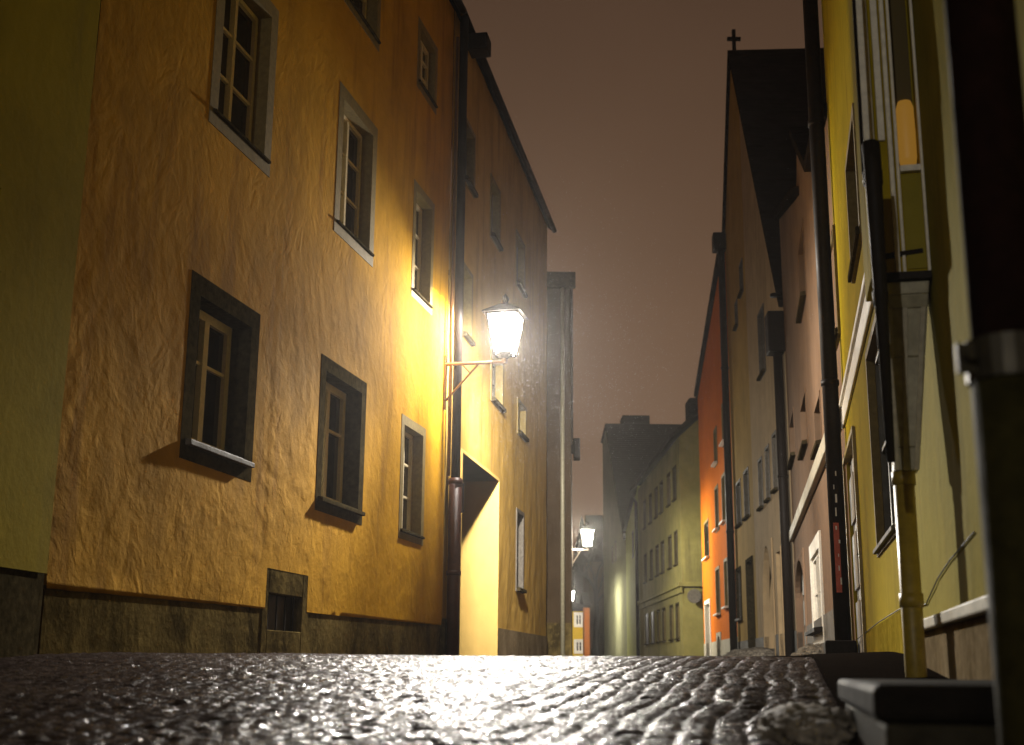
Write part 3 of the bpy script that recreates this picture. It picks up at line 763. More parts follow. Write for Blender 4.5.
window(WG, H7, E8, .1, M['stone_dark'], .07, .03, M['frame_dark'], sill=M['stone_grey'])
door(WG, H7, P7, .22, M['wood_dark'], M['plaster_beige'], .10, arch=1.5)
door(WG, H7, Q7, .14, M['wood_dark'], M['plaster_beige'], .1)
door(WG, H7, D8, .2, M['wood_dark'], M['stone_dark'], .1)
plinth(WG, H7, .8, zb, .015, M['stone_grey'], holes=[P7, Q7, D8], thick=.1)
rm = MB(); gable_roof(WG, rm, tp7[:3], 12, .10); rm.build('roof', M['roof'], H7)
downpipe(H7, [WG.P(.14, .14, -.4), WG.P(.14, .14, zN - .1)], .10, M['metal_dark'], clamps=(4, 8))
hm = MB(); hm.box(WG, -.12, .40, .0, .36, zN - 1.0, zN - .1); hm.build('hopper', M['metal_dark'], H7, bevel=.03)
downpipe(H7, [WG.P(WG.L - .1, .14, -.4), WG.P(WG.L - .1, .14, zF)], .11, M['metal_dark'], clamps=(4, 9))
hm = MB(); hm.box(WG, WG.L - .35, WG.L + .15, 0, .4, zF - .4, zF + .15); hm.build('hopper', M['metal_dark'], H7, bevel=.03)
sch = sm_ * .45; zch = zN + (zpk - zN) * sch / sm_
ch = MB(); ch.box(WG, sch - .6, sch + .5, -4.2, -3.0, zch - 1.5, zch + 1.8); ch.build('chimney', M['plaster_tan'], H7)
cp = WG.P(sm_, -.1, zpk); crs = thing('roof_cross', 'black iron cross on the peak of the tall gabled house', 'cross', cp)
zt__ = zat(WG, sm_, -.1, 30); zc_ = zat(WG, sm_, -.1, 39)
def wbox(mb, x0, x1, y0, y1, z0, z1): mb.hexa([Vector((x, y, z)) for z in (z0, z1) for x, y in ((x0, y0), (x1, y0), (x1, y1), (x0, y1))])
cr = MB(); wbox(cr, cp.x - .05, cp.x + .05, cp.y - .05, cp.y + .05, zpk + .1, zt__); cr.build('post', M['metal_dark'], crs)
cr = MB(); wbox(cr, cp.x - .20, cp.x + .20, cp.y - .045, cp.y + .045, zc_ - .05, zc_ + .05); cr.build('crossbar', M['metal_dark'], crs)

# ---- orange house
H9 = thing('house', 'bright orange house with pale narrow windows beyond the tan house', 'house', org(WR6))
tp9 = [(0.0, WR6.hit(724, 240)[1]), (WR6.L - .01, WR6.hit(708, 372)[1]), (WR6.L, WR6.hit(708, 372)[1])]
V9 = [WR6.rect((725.5, 474), (726, 520), 722.5), WR6.rect((718.5, 486), (718.5, 528), 715.6), WR6.rect((709, 520), (709, 556), 704.8),
      WR6.rect((728, 560), (728, 606), 725), WR6.rect((720, 568), (720, 613), 716.5), WR6.rect((726, 400), (726, 440), 722.5), WR6.rect((717, 428), (717, 462), 714.5)]
D9 = (WR6.hit(710.5, 620)[0], WR6.hit(705.8, 620)[0], .35, WR6.hit(707.5, 604)[1]); G9 = (WR6.hit(721, 640)[0], WR6.hit(717.5, 640)[0], .35, WR6.hit(719, 636)[1])
w9 = MB(); facade(WR6, w9, tp9, V9 + [D9, G9], zb); shell(WR6, w9, tp9, zb, 9); w9.build('wall', M['plaster_orange'], H9)
for r_ in V9: window(WR6, H9, r_, .12, M['stone_pale'], .10, .02, M['frame_dark'], sill=M['trim_white'], sill_out=.12)
door(WR6, H9, D9, .12, M['wood_pale'], M['trim_white'], .14); door(WR6, H9, G9, .2, M['wood_dark'], M['trim_grey'], .12, arch=.4)
plinth(WR6, H9, .95, zb, .015, M['trim_grey'], holes=[D9, G9], thick=.1)
rm = MB(); gable_roof(WR6, rm, tp9[:2], 9, .15); rm.build('roof', M['roof'], H9)

# ---- cream corner house
H10 = thing('house', 'cream green corner house with rows of windows beyond the orange house', 'house', org(WR7))
_, z10 = WR7.hit(642, 484)
V10 = []
W7cols = [(677, 674), (671, 668), (663.5, 660.5), (658, 655.3), (652, 649.6), (646, 643.8)]
for i, (a, b2) in enumerate(W7cols):
    sa, sb_ = WR7.hit(a, 520)[0], WR7.hit(b2, 520)[0]
    V10.append((sa, sb_, 6.95, 8.25, i == 1)); V10.append((sa, sb_, 4.25, 5.55, False)); V10.append((sa, sb_, 1.25, 2.6, False))
w10 = MB(); tpA = [(0, z10), (WR7.L, z10)]
facade(WR7, w10, tpA, [v[:4] for v in V10], zb); shell(WR7, w10, tpA, zb, 8)
tpS = [(0, z10 + 6.4), (WR7s.L, z10)]
facade(WR7s, w10, tpS, [], zb); w10.build('wall', M['plaster_cream'], H10)
for v_ in V10:
    g_ = v_[2] < 2
    window(WR7, H10, v_[:4], .14, M['stone_dark'], .08, .012, M['stone_pale'] if g_ else M['frame_dark'], M['glass_lit'] if v_[4] else M['glass'], sill=M['stone_dark'])
bd = MB(); bd.box(WR7, -.15, WR7.L, .002, .14, 3.25, 3.42); bd.box(WR7, -.08, WR7.L, .002, .07, 3.0, 3.247); bd.box(WR7s, .2, WR7s.L, .002, .14, 3.25, 3.42); bd.build('moulded_band', M['plaster_cream'], H10)
for a, b2 in W7cols[3:5]:
    sh_ = MB(); s_ = WR7.hit(b2, 620)[0]; sh_.box(WR7, s_ + .12, s_ + .8, .035, .08, 1.2, 2.65); sh_.build('shutter', M['wood_dark'], H10)
rm = MB(); eave_roof(WR7, z10, rm, .45, 5.2, 5.5, .22, -.4); rm.build('roof', M['roof'], H10)
for k in range(3):
    dm = MB(); s_ = 1.0 + k * 3.2; dm.box(WR7, s_, s_ + 1.3, -3.6, -1.6, z10 + 1.6, z10 + 3.3); dm.build('dormer', M['roof'], H10, bevel=.1)
downpipe(H10, [WR7.P(WR7.L - .1, .12, -.3), WR7.P(WR7.L - .1, .12, z10 - .7), WR7.P(WR7.L - .1, .45, z10 - .2)], .09, M['metal_dark'])
hs = MB(); ps = WR7s.P(WR7s.L - .5, .0, 0)
r_ = ray(693, 592); pz = (r_ * (q5.y / r_.y))
sgn = thing('hanging_sign', 'pale oval sign hanging from the corner of the cream green house', 'sign', Vector((pz.x, pz.y - .3, pz.z)))
hs.tube([Vector((pz.x, pz.y - .36, pz.z - .18)), Vector((pz.x, pz.y - .30, pz.z - .18))], .28, 20); hs.build('sign_plate', M['stone_grey'], sgn)
hs = MB(); hs.tube([Vector((pz.x - .4, pz.y - .33, pz.z + .16)), Vector((pz.x + .4, pz.y - .33, pz.z + .16))], .025, 8); hs.tube([Vector((pz.x + .3, pz.y - .33, pz.z + .16)), Vector((pz.x + .3, pz.y + .1, pz.z + .16))], .025, 8); hs.build('bracket', M['metal_dark'], sgn)

# ---- narrow pale green house and tall moss house
H11 = thing('house', 'narrow pale green house between the cream corner house and the tall moss grey house', 'house', org(WR8))
zA = WR8.hit(639, 489)[1]; zB = WR8.hit(628, 528)[1]; tp11 = [(0, max(zA, zB) + .3), (WR8.L, zB)]
N11 = [(WR8.L * .35, WR8.L * .45, 6.2, 7.5)]
w11 = MB(); facade(WR8, w11, tp11, N11, zb); shell(WR8, w11, tp11, zb, 8); w11.build('wall', M['plaster_green'], H11)
window(WR8, H11, N11[0], .12, M['stone_grey'], .1, .02, M['frame_dark'])
rm = MB(); gable_roof(WR8, rm, tp11, 8, .2); rm.build('roof', M['roof'], H11)
H12 = thing('house', 'tall moss grey house with a high dark roof, last on the right', 'house', org(WR9))
zE12 = WR9.hit(626, 540)[1]; zR12 = WR9.hit(607, 426)[1]; zM = WR9.hit(618, 500)[1]
tp12 = [(0, zE12), (WR9.L * .75, zR12), (WR9.L - .01, zR12 - .6), (WR9.L, zR12 - .6)]
X12 = [(*sorted((WR9.hit(616.5, 550)[0], WR9.hit(614.8, 550)[0])), WR9.hit(615, 561)[1], WR9.hit(615, 543)[1]), (*sorted((WR9.hit(613.6, 550)[0], WR9.hit(612.2, 550)[0])), WR9.hit(613, 562)[1], WR9.hit(613, 547)[1])]
w12 = MB(); facade(WR9, w12, tp12, X12, zb); shell(WR9, w12, tp12, zb, 18); w12.build('wall', M['plaster_moss'], H12)
for i, x_ in enumerate(X12): window(WR9, H12, x_, .12, M['stone_grey'], .1, .02, M['frame_dark'], M['glass_lit'] if i == 0 else M['glass_amber'])
rm = MB(); gable_roof(WR9, rm, tp12[:3], 18, .15); ro = rm.build('roof', M['roof'], H12)
ch = MB(); ch.box(WR9, WR9.L * .78, WR9.L * .9, -3.2, -1.2, zR12 - 1.5, zR12 + .9); ch.build('chimney', M['roof'], ro); 

# ================================================================== FAR END
def flat_house(name, label, u0, u1, vtop, Y, mat, wins=(), roof_h=2.0, depth=8, wmat=None):
    a, b2 = plan(u0, Y), plan(u1, Y); W = Wall(a, b2, True); W.n = Vector((0, -1))
    H = thing(name, label, 'house', org(W)); zt = W.hit((u0 + u1) / 2, vtop)[1]
    rs = [(*sorted((W.hit(x0, y1)[0], W.hit(x1, y1)[0])), W.hit(x0, y1)[1], W.hit(x0, y0)[1]) for x0, y0, x1, y1 in wins]
    mb = MB(); tp = [(0, zt), (W.L, zt)]; facade(W, mb, tp, rs, zb); shell(W, mb, tp, zb, depth); mb.build('wall', mat, H)
    for r_ in rs: window(W, H, r_, .12, M['trim_white'], .12, .03, M['trim_white'], mull=1, bars=(.6,), fw=.09)
    rm = MB(); eave_roof(W, zt, rm, .3, roof_h, depth / 2, .2); rm.build('roof', M['roof'], H)
    return H, W
flat_house('house', 'small bright yellow house with white windows at the end of the street', 560, 584.2, 611, 92, M['plaster_lemon2'], [(575.5, 614, 582, 625.5), (575.5, 641, 582.5, 652)], .5, 6)
flat_house('house', 'narrow orange house beside the small bright yellow house', 584.6, 590, 607, 90, M['plaster_rust'], [], 1.0, 6)
flat_house('house', 'dark slate house at the end of the street, beside the moss grey house', 589.5, 607, 560, 104, M['plaster_grey'], [], 4.0, 8)
_, Wd = flat_house('church', 'dark distant church with a thin spire behind the second lantern', 574, 592, 585, 120, M['plaster_grey'], [], 2.2, 8)
_['category'] = 'church'
spz = ray(582.5, 515); spz = spz * (118 / spz.y); spb = plan(582.5, 118)
sm_ = MB(); sm_.tube([Vector((spb.x, 118, 3)), Vector((spb.x, 118, spz.z - 3.2)), Vector((spb.x, 118, spz.z))], [.7, .7, .02], 8); sm_.build('spire', M['roof'], _)
# bare tree behind the lantern
tb = plan(596, 98); tz = float(zg(98)); T = thing('bare_tree', 'bare dark tree rising above the roofs at the end of the street', 'tree', Vector((tb.x, tb.y, tz)))
tr = MB(); tr.tube([Vector((tb.x, tb.y, tz)), Vector((tb.x + .1, tb.y, tz + 3)), Vector((tb.x, tb.y, tz + 6))], [.25, .2, .14], 8); tr.build('trunk', M['bark'], T)
cw = MB()
def branch(p, dr, ln, r, dep):
    q = p + dr * ln; cw.tube([p, (p + q) / 2 + Vector((random.gauss(0, .05), random.gauss(0, .05), 0)) * ln, q], [r, r * .8, r * .55], 5, False)
    if dep == 0: return
    for k in range(3 if dep > 1 else 4):
        nd = (dr + Vector((random.gauss(0, .55), random.gauss(0, .55), random.gauss(.12, .35)))).normalized(); branch(p.lerp(q, random.uniform(.5, 1)), nd, ln * random.uniform(.6, .8), r * .55, dep - 1)
for k in range(6):
    an = k * 1.05; branch(Vector((tb.x, tb.y, tz + 4 + k * .35)), Vector((math.cos(an) * .6, math.sin(an) * .6, .75)).normalized(), 2.3, .09, 4)
cw.build('crown', M['bark'], T)

# ================================================================== GROUND
def lerp_tab(tab, Y):
    xs = np.array([p[1] for p in tab]); ys = np.array([p[0] for p in tab]); return np.interp(Y, xs, ys)
LT = [(A1.x - .225 * (A1.y + 3), -3), A1, B1, B2, (pC.x, pC.y), pD, (2.2, 75), (3, 140)]
RT = [(RWo + RWk * -3, -3), R1B, R2B, pk, pY, pO, q5, q6, q7, q8, (8, 140)]
def center(Y): return (lerp_tab(LT, Y) + lerp_tab(RT, Y)) / 2

def build_ground():
    rng = np.random.default_rng(3)
    Y = [2.2]
    while Y[-1] < 150: Y.append(Y[-1] + max(.0095, .0042 * Y[-1] if Y[-1] < 12 else .02 * Y[-1]))
    Y = np.array([-60, -30, -10, -4, -1, .5, 1.4, 1.9] + Y + [190, 260, 400, 700, 1200])
    Wf = np.arange(-3.6, 3.2, .0125)
    Wc = np.concatenate(([-600, -300, -120, -50, -20, -10, -6, -4.4, -3.9], Wf, [3.4, 4, 5, 7, 10, 16, 30, 60, 150, 400, 700]))
    YY, WW = np.meshgrid(Y, Wc, indexing='ij')
    X = center(YY) + WW
    t = YY * 1.02; w = WW
    def cob(t, w, a, b2, seed):
        i = np.floor(t / a); u = t / a - i
        off = (np.sin(i * 12.9898 + seed) * 43758.5453) % 1.0
        bw = b2 * (1 + .15 * np.sin(i * 3.7))
        j = np.floor(w / bw + off); v = w / bw + off - j
        def h(k): return (np.sin(i * 127.1 + j * 311.7 + k * 74.7 + seed) * 43758.5453) % 1.0
        u2, v2 = 2 * u - 1 + (h(5) - .5) * .12, 2 * v - 1 + (h(6) - .5) * .16
        dome = np.clip(1 - np.abs(u2) ** (3 + 2 * h(7)), 0, 1) * np.clip(1 - np.abs(v2) ** (3 + 2 * h(8)), 0, 1)
        return dome ** .7 * (.0075 + .004 * h(1)) + (h(2) - .5) * .007 + dome * ((h(3) - .5) * .012 * u2 + (h(4) - .5) * .012 * v2)
    wj = w + .02 * np.sin(t * 2.1) + .012 * np.sin(t * 5.3 + w * 3)
    tj = t + .03 * np.sin(w * 1.7) + .012 * np.sin(w * 6.1 + t)
    c1 = cob(tj, wj, .066, .072, 1.3)
    c2 = cob(wj + 40, tj, .10, .085, 4.1)
    right = lerp_tab(RT, YY) - X
    isr = np.clip((1.75 - right) / .02, 0, 1)
    c = c1 * (1 - isr) + (c2 * 1.15) * isr
    fade = np.clip((22 - YY) / 10, 0, 1) * (np.abs(WW) < 3.6)
    Z = zg(YY) + c * fade - .008
    Z += .010 * np.sin(X * 1.3 + YY * .7) * np.sin(YY * .9 + .5) * (YY > 2)
    Z = np.where(np.abs(WW) > 4.2, Z - .02, Z)
    nv = X.size; ny, nx = X.shape
    me = bpy.data.meshes.new('street')
    idx = np.arange(nv).reshape(ny, nx)
    q = np.stack([idx[:-1, :-1], idx[:-1, 1:], idx[1:, 1:], idx[1:, :-1]], -1).reshape(-1, 4)
    me.vertices.add(nv); me.vertices.foreach_set('co', np.stack([X, YY, Z], -1).astype(np.float32).ravel())
    me.loops.add(q.size); me.loops.foreach_set('vertex_index', q.astype(np.int32).ravel())
    me.polygons.add(len(q)); me.polygons.foreach_set('loop_start', np.arange(0, q.size, 4, dtype=np.int32))
    me.update(calc_edges=True); me.validate()
    me.polygons.foreach_set('use_smooth', np.ones(len(q), dtype=bool))
    at = me.attributes.new('joint', 'FLOAT', 'POINT'); at.data.foreach_set('value', np.clip(c / .009, 0, 1).astype(np.float32).ravel())
    o = bpy.data.objects.new('street', me); COL.objects.link(o); o['kind'] = 'structure'
    m, nt, b = newmat('wet granite setts'); L = nt.links
    v = coords(nt)
    n1 = noise_tex(nt, v, 3.0, 5, .6); n2 = noise_tex(nt, v, 26, 5, .65); n3 = noise_tex(nt, v, 90, 4, .65)
    vo = N(nt, 'ShaderNodeTexVoronoi'); L.new(v, vo.inputs['Vector']); vo.inputs['Scale'].default_value = 9.5
    sep = N(nt, 'ShaderNodeSeparateColor'); L.new(vo.outputs['Color'], sep.inputs[0])
    c_ = mixc(nt, sep.outputs[0], (.014, .0095, .008), (.040, .028, .023))
    c_ = mixc(nt, ramp(nt, n2, .4, .7), c_, (.026, .018, .015))
    an = N(nt, 'ShaderNodeAttribute', attribute_name='joint')
    c_ = mixc(nt, ramp(nt, an.outputs['Fac'], .05, .4), (.006, .0045, .0045), c_)
    L.new(c_, b.inputs['Base Color'])
    wf = noise_tex(nt, v, 80, 3, .6)
    th = N(nt, 'ShaderNodeMath', operation='MULTIPLY_ADD'); L.new(n1, th.inputs[0]); th.inputs[1].default_value = .22; L.new(wf, th.inputs[2])
    wet = ramp(nt, th.outputs[0], .655, .735)
    jm = N(nt, 'ShaderNodeMath', operation='MULTIPLY'); L.new(wet, jm.inputs[0]); L.new(ramp(nt, an.outputs['Fac'], .3, .7, .25, 1), jm.inputs[1])
    L.new(ramp(nt, jm.outputs[0], 0, 1, .42, .11), b.inputs['Roughness'])
    L.new(ramp(nt, jm.outputs[0], 0, 1, .002, .32), b.inputs['Specular IOR Level'])
    ad = N(nt, 'ShaderNodeMath', operation='MULTIPLY_ADD'); L.new(n3, ad.inputs[0]); ad.inputs[1].default_value = .3; L.new(n2, ad.inputs[2])
    bp = N(nt, 'ShaderNodeBump'); bp.inputs['Strength'].default_value = 1.0; bp.inputs['Distance'].default_value = .010
    L.new(ad.outputs[0], bp.inputs['Height']); L.new(bp.outputs[0], b.inputs['Normal'])
    me.materials.append(m)
build_ground()
# narrow asphalt pavement along the right-hand houses
pv = MB(); Ys = np.concatenate((np.arange(2.4, 40, .6), np.arange(40, 60, 2)))
def pvpt(Y, w, dz): return Vector((float(lerp_tab(RT, Y)) - w, Y, float(zg(Y)) + dz))
for a, b2 in zip(Ys, Ys[1:]):
    wa = .55 if a < 40 else .55
    pv.hexa([pvpt(a, wa, -.1), pvpt(a, -.05, -.1), pvpt(b2, -.05, -.1), pvpt(b2, wa, -.1), pvpt(a, wa, .035), pvpt(a, -.05, .06), pvpt(b2, -.05, .06), pvpt(b2, wa, .035)])
o = pv.build('pavement', simple('dark damp asphalt', (.010, .0075, .006), .95, 0, .3, .4, 40, 0.0), None); o['kind'] = 'structure'

# ---- stone step block at right
def blk(mb, s0, s1, d0, d1, z0, z1): mb.box(WR1, s0, s1, d0, d1, z0, z1)
def near_hit(u, v, d_): return WR1.hit(u, v, d_)
ds = .55
sN, zN = WR1.hit(872, 684, ds); sF, zF = WR1.hit(837, 676, ds)
print('block', sN, zN, sF, zF)
ST = thing('stone_step', 'dark stone doorstep block in front of the lemon house, beside the foreground downpipe', 'step', WR1.P(sN, .2, zN - .4))
bm_ = MB(); bm_.box(WR1, sN, sF, .092, ds - .02, -.9, zN - .07); bm_.build('block', M['stone_step'], ST, bevel=.012)
bm_ = MB(); bm_.box(WR1, sN - .015, sF + .015, .092, ds, zN - .068, zN); bm_.build('tread', M['stone_tread'], ST, bevel=.015)

# ---- snow heaps
def heap(label, cx, cy, rx, ry, h, seed, grp='heaps of dirty snow'):
    bm = bmesh.new(); bmesh.ops.create_icosphere(bm, subdivisions=5, radius=1)
    for v in bm.verts:
        n = v.co.normalized(); k = 1 + .15 * noise.fractal(n * 1.8 + Vector((seed, 0, 0)), .5, 2, 5) + .07 * noise.noise(n * 11 + Vector((seed, 0, 0)))
        v.co = Vector((n.x * rx * k, n.y * ry * k, max(-.15, n.z) * h * k))
    me = bpy.data.meshes.new('snow_heap'); bm.to_mesh(me); bm.free()
    for p in me.polygons: p.use_smooth = True
    me.materials.append(M['snow']); o = bpy.data.objects.new('snow_heap', me); COL.objects.link(o); o.location = (cx, cy, float(zg(cy)))
    return tag(o, label, 'snow', grp)
def heap_px(label, u, Y, rx, ry, h, seed): p = plan(u, Y); heap(label, p.x, Y, rx, ry, h, seed)
heap_px('low dirty snow heap at the foot of the beige house portal', 762, 30, .85, .8, .24, 1)
heap_px('dirty snow heap at the foot of the rose house', 817, 18.5, .32, .55, .20, 4)
heap_px('lump of frozen dirty snow on the setts beside the stone step', 808, 3.6, .15, .26, .085, 9)

# ================================================================== LANTERNS
def lantern_glass(name, col, s):
    m = bpy.data.materials.new(name); m.use_nodes = True; nt = m.node_tree; nt.nodes.remove(nt.nodes['Principled BSDF'])
    tr = nt.nodes.new('ShaderNodeBsdfTransparent'); em = nt.nodes.new('ShaderNodeEmission'); ad = nt.nodes.new('ShaderNodeAddShader')
    tr.inputs[0].default_value = (.85, .85, .85, 1); em.inputs[0].default_value = (*col, 1); em.inputs[1].default_value = s
    nt.links.new(tr.outputs[0], ad.inputs[0]); nt.links.new(em.outputs[0], ad.inputs[1]); nt.links.new(ad.outputs[0], nt.nodes['Material Output'].inputs[0])
    return m

def lantern(base, arm_dir, L, z, label, power, scale=1.0, em=60, col=(1, .9, .74), brace=True, arm_mat=None):
    """base: plan point on the wall; arm_dir: unit plan vector away from the wall"""
    a = Vector((arm_dir.x, arm_dir.y, 0)); t = Vector((-a.y, a.x, 0)); c = Vector((base.x, base.y, 0)) + a * L
    T = thing('wall_lantern', label, 'lantern', Vector((base.x, base.y, z - .5 * scale)), 'street lanterns on wall brackets')
    am = arm_mat or M['metal_bronze']
    zb_ = z - .34 * scale
    B = Vector((base.x, base.y, zb_))
    mb = MB(); mb.tube([B, B + a * (L * .5), B + a * (L + .02)], .022 * scale, 8)
    mb.tube([B + a * L - Vector((0, 0, .02)), B + a * L + Vector((0, 0, .08 * scale))], .03 * scale, 8); mb.build('bracket_arm', am, T)
    mb = MB(); mb.tube([B - Vector((0, 0, .5)) + a * .02, B + a * (L * .58)], .014 * scale, 6); mb.tube([B + a * (L * .28), B + a * (L * .44) - Vector((0, 0, .15))], .012, 6)
    mb.build('brace', am, T)
    mb = MB(); mb.hexa([B + a * x + t * y + Vector((0, 0, zz)) for zz in (-.62, .12) for x, y in ((0, -.03), (.02, -.03), (.02, .03), (0, .03))]); mb.build('wall_plate', am, T)
    s = scale; hb, ht = .115 * s, .185 * s; z0, z1 = z - .25 * s, z + .22 * s
    def cr(h, zz): return [c + a * x + t * y + Vector((0, 0, zz)) for x, y in ((-h, -h), (h, -h), (h, h), (-h, h))]
    lo, hi = cr(hb, z0), cr(ht, z1)
    fr = MB()
    for p, q in zip(lo, hi): fr.tube([p, q], .012 * s, 6)
    for rg in (lo, hi):
        for k in range(4): fr.tube([rg[k], rg[(k + 1) % 4]], .013 * s, 6)
    fr.tube([c + Vector((0, 0, z0 - .05 * s)), c + Vector((0, 0, z0))], [.05 * s, .11 * s], 8)
    fr.build('lantern_frame', M['metal_dark'], T)
    rf = MB(); r1, r2, r3 = cr(.235 * s, z1 + .012), cr(.225 * s, z1 + .03 * s), cr(.05 * s, z1 + .15 * s)
    rf.hexa(r1 + r2); rf.hexa(cr(.222 * s, z1 + .031 * s) + r3); rf.tube([c + Vector((0, 0, z1 + .15 * s)), c + Vector((0, 0, z1 + .22 * s)), c + Vector((0, 0, z1 + .28 * s))], [.03 * s, .045 * s, .005], 8)
    rf.build('lantern_roof', M['metal_dark'], T)
    mname = 'lantern glass %.0f' % em
    m_ = bpy.data.materials.get(mname) or lantern_glass(mname, col, em)
    for k in range(4):
        lo2, hi2 = cr(hb - .012 * s, z0 + .005), cr(ht - .012 * s, z1 - .005)
        pm = MB(); pm.face([lo2[k], lo2[(k + 1) % 4], hi2[(k + 1) % 4], hi2[k]]); pm.build('glass_pane', m_, T)
    bz = z1 - .055 * s
    bm2 = bmesh.new(); bmesh.ops.create_uvsphere(bm2, u_segments=12, v_segments=8, radius=.035 * s)
    me = bpy.data.meshes.new('bulb'); bm2.to_mesh(me); bm2.free(); me.materials.append(bpy.data.materials.get('lamp bulb') or emit('lamp bulb', col, 250))
    bo = bpy.data.objects.new('bulb', me); COL.objects.link(bo); bo.parent = T; bo.location = c + Vector((0, 0, bz - .05 * s)) - origin_of(T)
    l = bpy.data.lights.new('bulb_light', 'POINT'); l.energy = power; l.color = col; l.shadow_soft_size = .05 * s
    lo_ = bpy.data.objects.new('bulb_light', l); COL.objects.link(lo_); lo_.parent = T; lo_.location = c + Vector((0, 0, bz)) - origin_of(T) + Vector((0, 0, .0))
    bo.location.z = lo_.location.z - .10 * s
    return T, c

def spot(T, pos, target, power, angle, col, blend=1.0, r=.06):  # extra spot added at a lantern to boost its light along the street
    l = bpy.data.lights.new('added_beam', 'SPOT'); l.energy = power; l.spot_size = math.radians(angle); l.spot_blend = blend; l.color = col; l.shadow_soft_size = r
    o = bpy.data.objects.new('added_beam', l); COL.objects.link(o)
    dv = (Vector(target) - Vector(pos)).normalized()
    o.rotation_euler = dv.to_track_quat('-Z', 'Y').to_euler(); o.parent = T; o.location = Vector(pos) - origin_of(T)
    return o

basep = B1 - WL1.t * .12
adir = WL1.n
# arm length from the pixel column of the lantern
def lamp_len(base, dirv, u, v):
    r = ray(u, v); k = (base.x * r.y - base.y * r.x) / (r.x * dirv.y - r.y * dirv.x)
    p = base + dirv * k; return k, r.z * (p.y / r.y)
L1_, zL = lamp_len(basep, adir, 505, 334)
print('lamp', L1_, zL, basep)
WARM = (1, .94, .85)
# panes: k=0 (-t side), 1 outward, 2 (+t), 3 wall side ; t points back along the street
T1, c1 = lantern(basep, adir, L1_, zL, 'big glowing lantern on a wall bracket at the ochre houses, nearest of the lanterns', 1500, 1.12, 40, WARM)
tback = -Vector((WL1.t.x, WL1.t.y, 0)); tfor = -tback
cc = Vector((c1.x, c1.y, zL))
av = Vector((adir.x, adir.y, 0))
spot(T1, cc + tback * .27 - Vector((0, 0, .02)), cc + tback * 9 + av * 1.8 + Vector((0, 0, -6.0)), 7200, 57, WARM)
spot(T1, cc + tfor * .27 - Vector((0, 0, .02)), cc + tfor * 9 + av * .8 + Vector((0, 0, -4.0)), 4200, 84, WARM)
p2 = WL3.A + WL3.t * (WL3.L - 1.0); L2_, z2 = lamp_len(p2, WL3.n, 587.5, 538)
print('lamp2', L2_, z2, p2)
T2, c2 = lantern(p2, WL3.n, L2_, z2, 'middle lantern on a white bracket further down the street, under the spire', 3400, 1.3, 90, (1, .95, .8), arm_mat=M['trim_white'])
W4a = plan(566, 80); p3 = Vector((plan(567.5, 83).x, 83)); L3_, z3_ = lamp_len(p3, Vector((1, 0)), 570.5, 596)
print('lamp3', L3_, z3_)
H14 = thing('house', 'dark grey house far down on the left carrying the smallest lantern', 'house', Vector((p3.x - 4, 83, float(zg(83)))))
W14 = Wall(Vector((p3.x, 80)), Vector((p3.x, 88)), True); mb = MB(); t14 = [(0, 6.5), (8, 6.5)]; facade(W14, mb, t14, [], zb); shell(W14, mb, t14, zb, 8); mb.build('wall', M['plaster_grey'], H14)
rm = MB(); eave_roof(W14, 6.5, rm, .2, 3, 4); rm.build('roof', M['roof'], H14)
T3, c3 = lantern(p3, Vector((1, 0)), L3_, z3_, 'smallest and farthest lantern, above the small yellow house', 3000, 1.3, 80, (1, .95, .85))

p0 = Vector((off0 + .14 * -9.0, -9.0))
T_assumed, c_assumed = lantern(p0, WL0.n, .75, 3.7, 'assumed unseen lantern on the olive house, back down the street from the viewer', 1100, 1.12, 40, WARM)  # out-of-view lantern, assumed and added to light faces turned to the camera

# ---- sleet drifting through the lantern light: countless tiny flakes
sl = MB(); rng = random.Random(5)
for k in range(6000):
    p = cc + Vector((rng.gauss(.5, 1.1), rng.gauss(0, 1.8), rng.gauss(-.3, .95)))
    if p.x < cc.x - .35: continue
    # keep clear of the lantern itself
    if (p - cc).length < .45: continue
    r_ = rng.uniform(.0008, .0018); dv = Vector((rng.gauss(0, .15), 0, 1)).normalized() * r_ * 2.0
    a_ = Vector((r_, 0, 0)); b_ = Vector((0, r_, 0)); i = len(sl.v)
    sl.v += [tuple(p + q) for q in (dv, -dv, a_, b_, -a_, -b_)]
    for x, y in ((2, 3), (3, 4), (4, 5), (5, 2)): sl.f += [(i, i + x, i + y), (i + 1, i + y, i + x)]
o = sl.build('sleet', simple('sleet', (.5, .5, .53), .5, 0, .05, 0, 10), None); tag(o, 'fine sleet drifting through the glow of the nearest lantern', 'sleet', kind='stuff')

# ---- damp winter air
hzb = MB(); hzb.hexa([Vector((x, y, z)) for z in (-12.0, 24.0) for x, y in ((-90, -70), (90, -70), (90, 190), (-90, 190))])
hm_ = bpy.data.materials.new('damp air'); hm_.use_nodes = True; nt = hm_.node_tree; nt.nodes.remove(nt.nodes['Principled BSDF'])
pv_ = nt.nodes.new('ShaderNodeVolumePrincipled'); pv_.inputs['Color'].default_value = (1, .95, .9, 1); pv_.inputs['Density'].default_value = .0004; pv_.inputs['Anisotropy'].default_value = .86
nt.links.new(pv_.outputs[0], nt.nodes['Material Output'].inputs['Volume'])
hz_ = hzb.build('haze', hm_, None); hz_['kind'] = 'stuff'

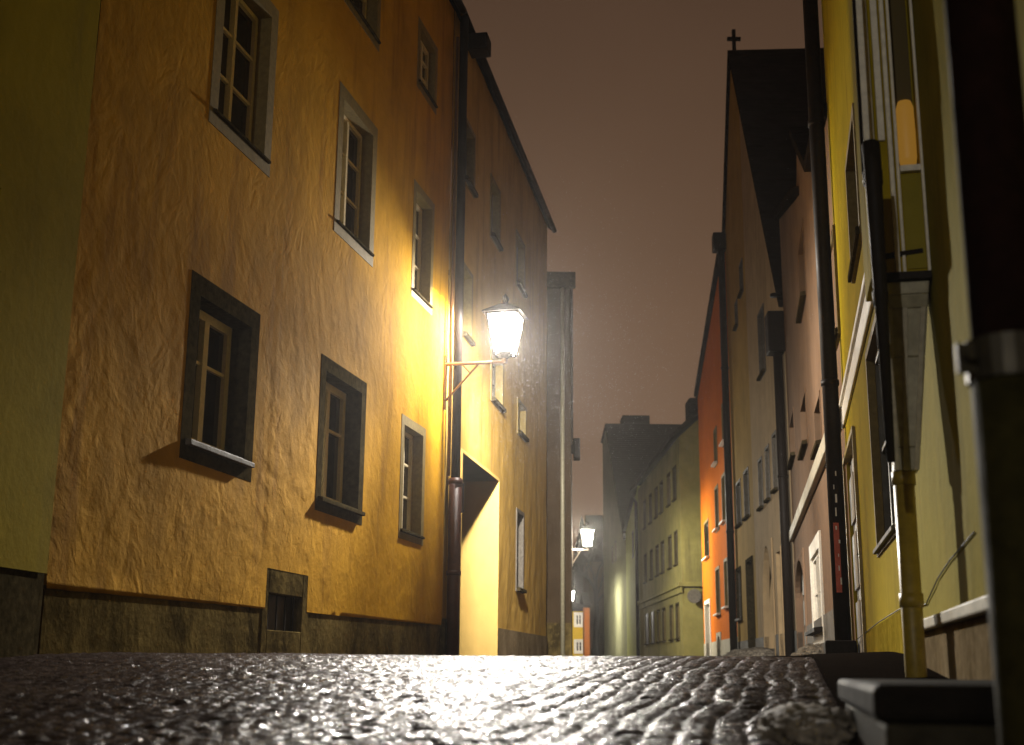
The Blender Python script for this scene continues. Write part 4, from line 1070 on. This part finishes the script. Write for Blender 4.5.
# ================================================================== WORLD
w = bpy.data.worlds.new('World'); sc.world = w; w.use_nodes = True; nt = w.node_tree
bg = nt.nodes['Background']
tc = nt.nodes.new('ShaderNodeTexCoord'); sp = nt.nodes.new('ShaderNodeSeparateXYZ'); nt.links.new(tc.outputs['Generated'], sp.inputs[0])
cr_ = nt.nodes.new('ShaderNodeValToRGB'); nt.links.new(sp.outputs['Z'], cr_.inputs[0])
e = cr_.color_ramp.elements
e[0].position = 0.0; e[0].color = (.135, .083, .054, 1); e[1].position = 1.0; e[1].color = (.014, .0085, .006, 1)
k = e.new(.12); k.color = (.168, .098, .058, 1); k = e.new(.28); k.color = (.132, .074, .042, 1); k = e.new(.5); k.color = (.074, .041, .024, 1)
nz = nt.nodes.new('ShaderNodeTexNoise'); nt.links.new(tc.outputs['Generated'], nz.inputs['Vector']); nz.inputs['Scale'].default_value = 3; nz.inputs['Detail'].default_value = 4
mx = nt.nodes.new('ShaderNodeMix'); mx.data_type = 'RGBA'; mx.blend_type = 'MULTIPLY'; mx.inputs[0].default_value = .25
nt.links.new(cr_.outputs[0], mx.inputs[6]); nt.links.new(nz.outputs['Color'], mx.inputs[7])
hv = nt.nodes.new('ShaderNodeHueSaturation'); hv.inputs['Saturation'].default_value = 1.0; hv.inputs['Value'].default_value = 1.15
nt.links.new(mx.outputs[2], hv.inputs['Color']); 
nzf = nt.nodes.new('ShaderNodeMapRange'); nt.links.new(nz.outputs['Fac'], nzf.inputs[0]); nzf.inputs[1].default_value = .3; nzf.inputs[2].default_value = .7; nzf.inputs[3].default_value = .9; nzf.inputs[4].default_value = 1.1
nt.links.new(cr_.outputs[0], bg.inputs['Color']); nt.links.new(nzf.outputs[0], bg.inputs['Strength'])

# ================================================================== RENDER
sc.view_settings.view_transform = 'Standard'; sc.view_settings.look = 'None'; sc.view_settings.gamma = 1; sc.view_settings.exposure = 0
sc.view_settings.use_curve_mapping = False
sc.render.engine = 'CYCLES'
cy = sc.cycles; cy.use_denoising = True
try: cy.denoiser = 'OPENIMAGEDENOISE'
except Exception: pass
cy.max_bounces = 6; cy.diffuse_bounces = 3; cy.glossy_bounces = 3; cy.sample_clamp_indirect = 4.0; cy.caustics_reflective = False; cy.caustics_refractive = False
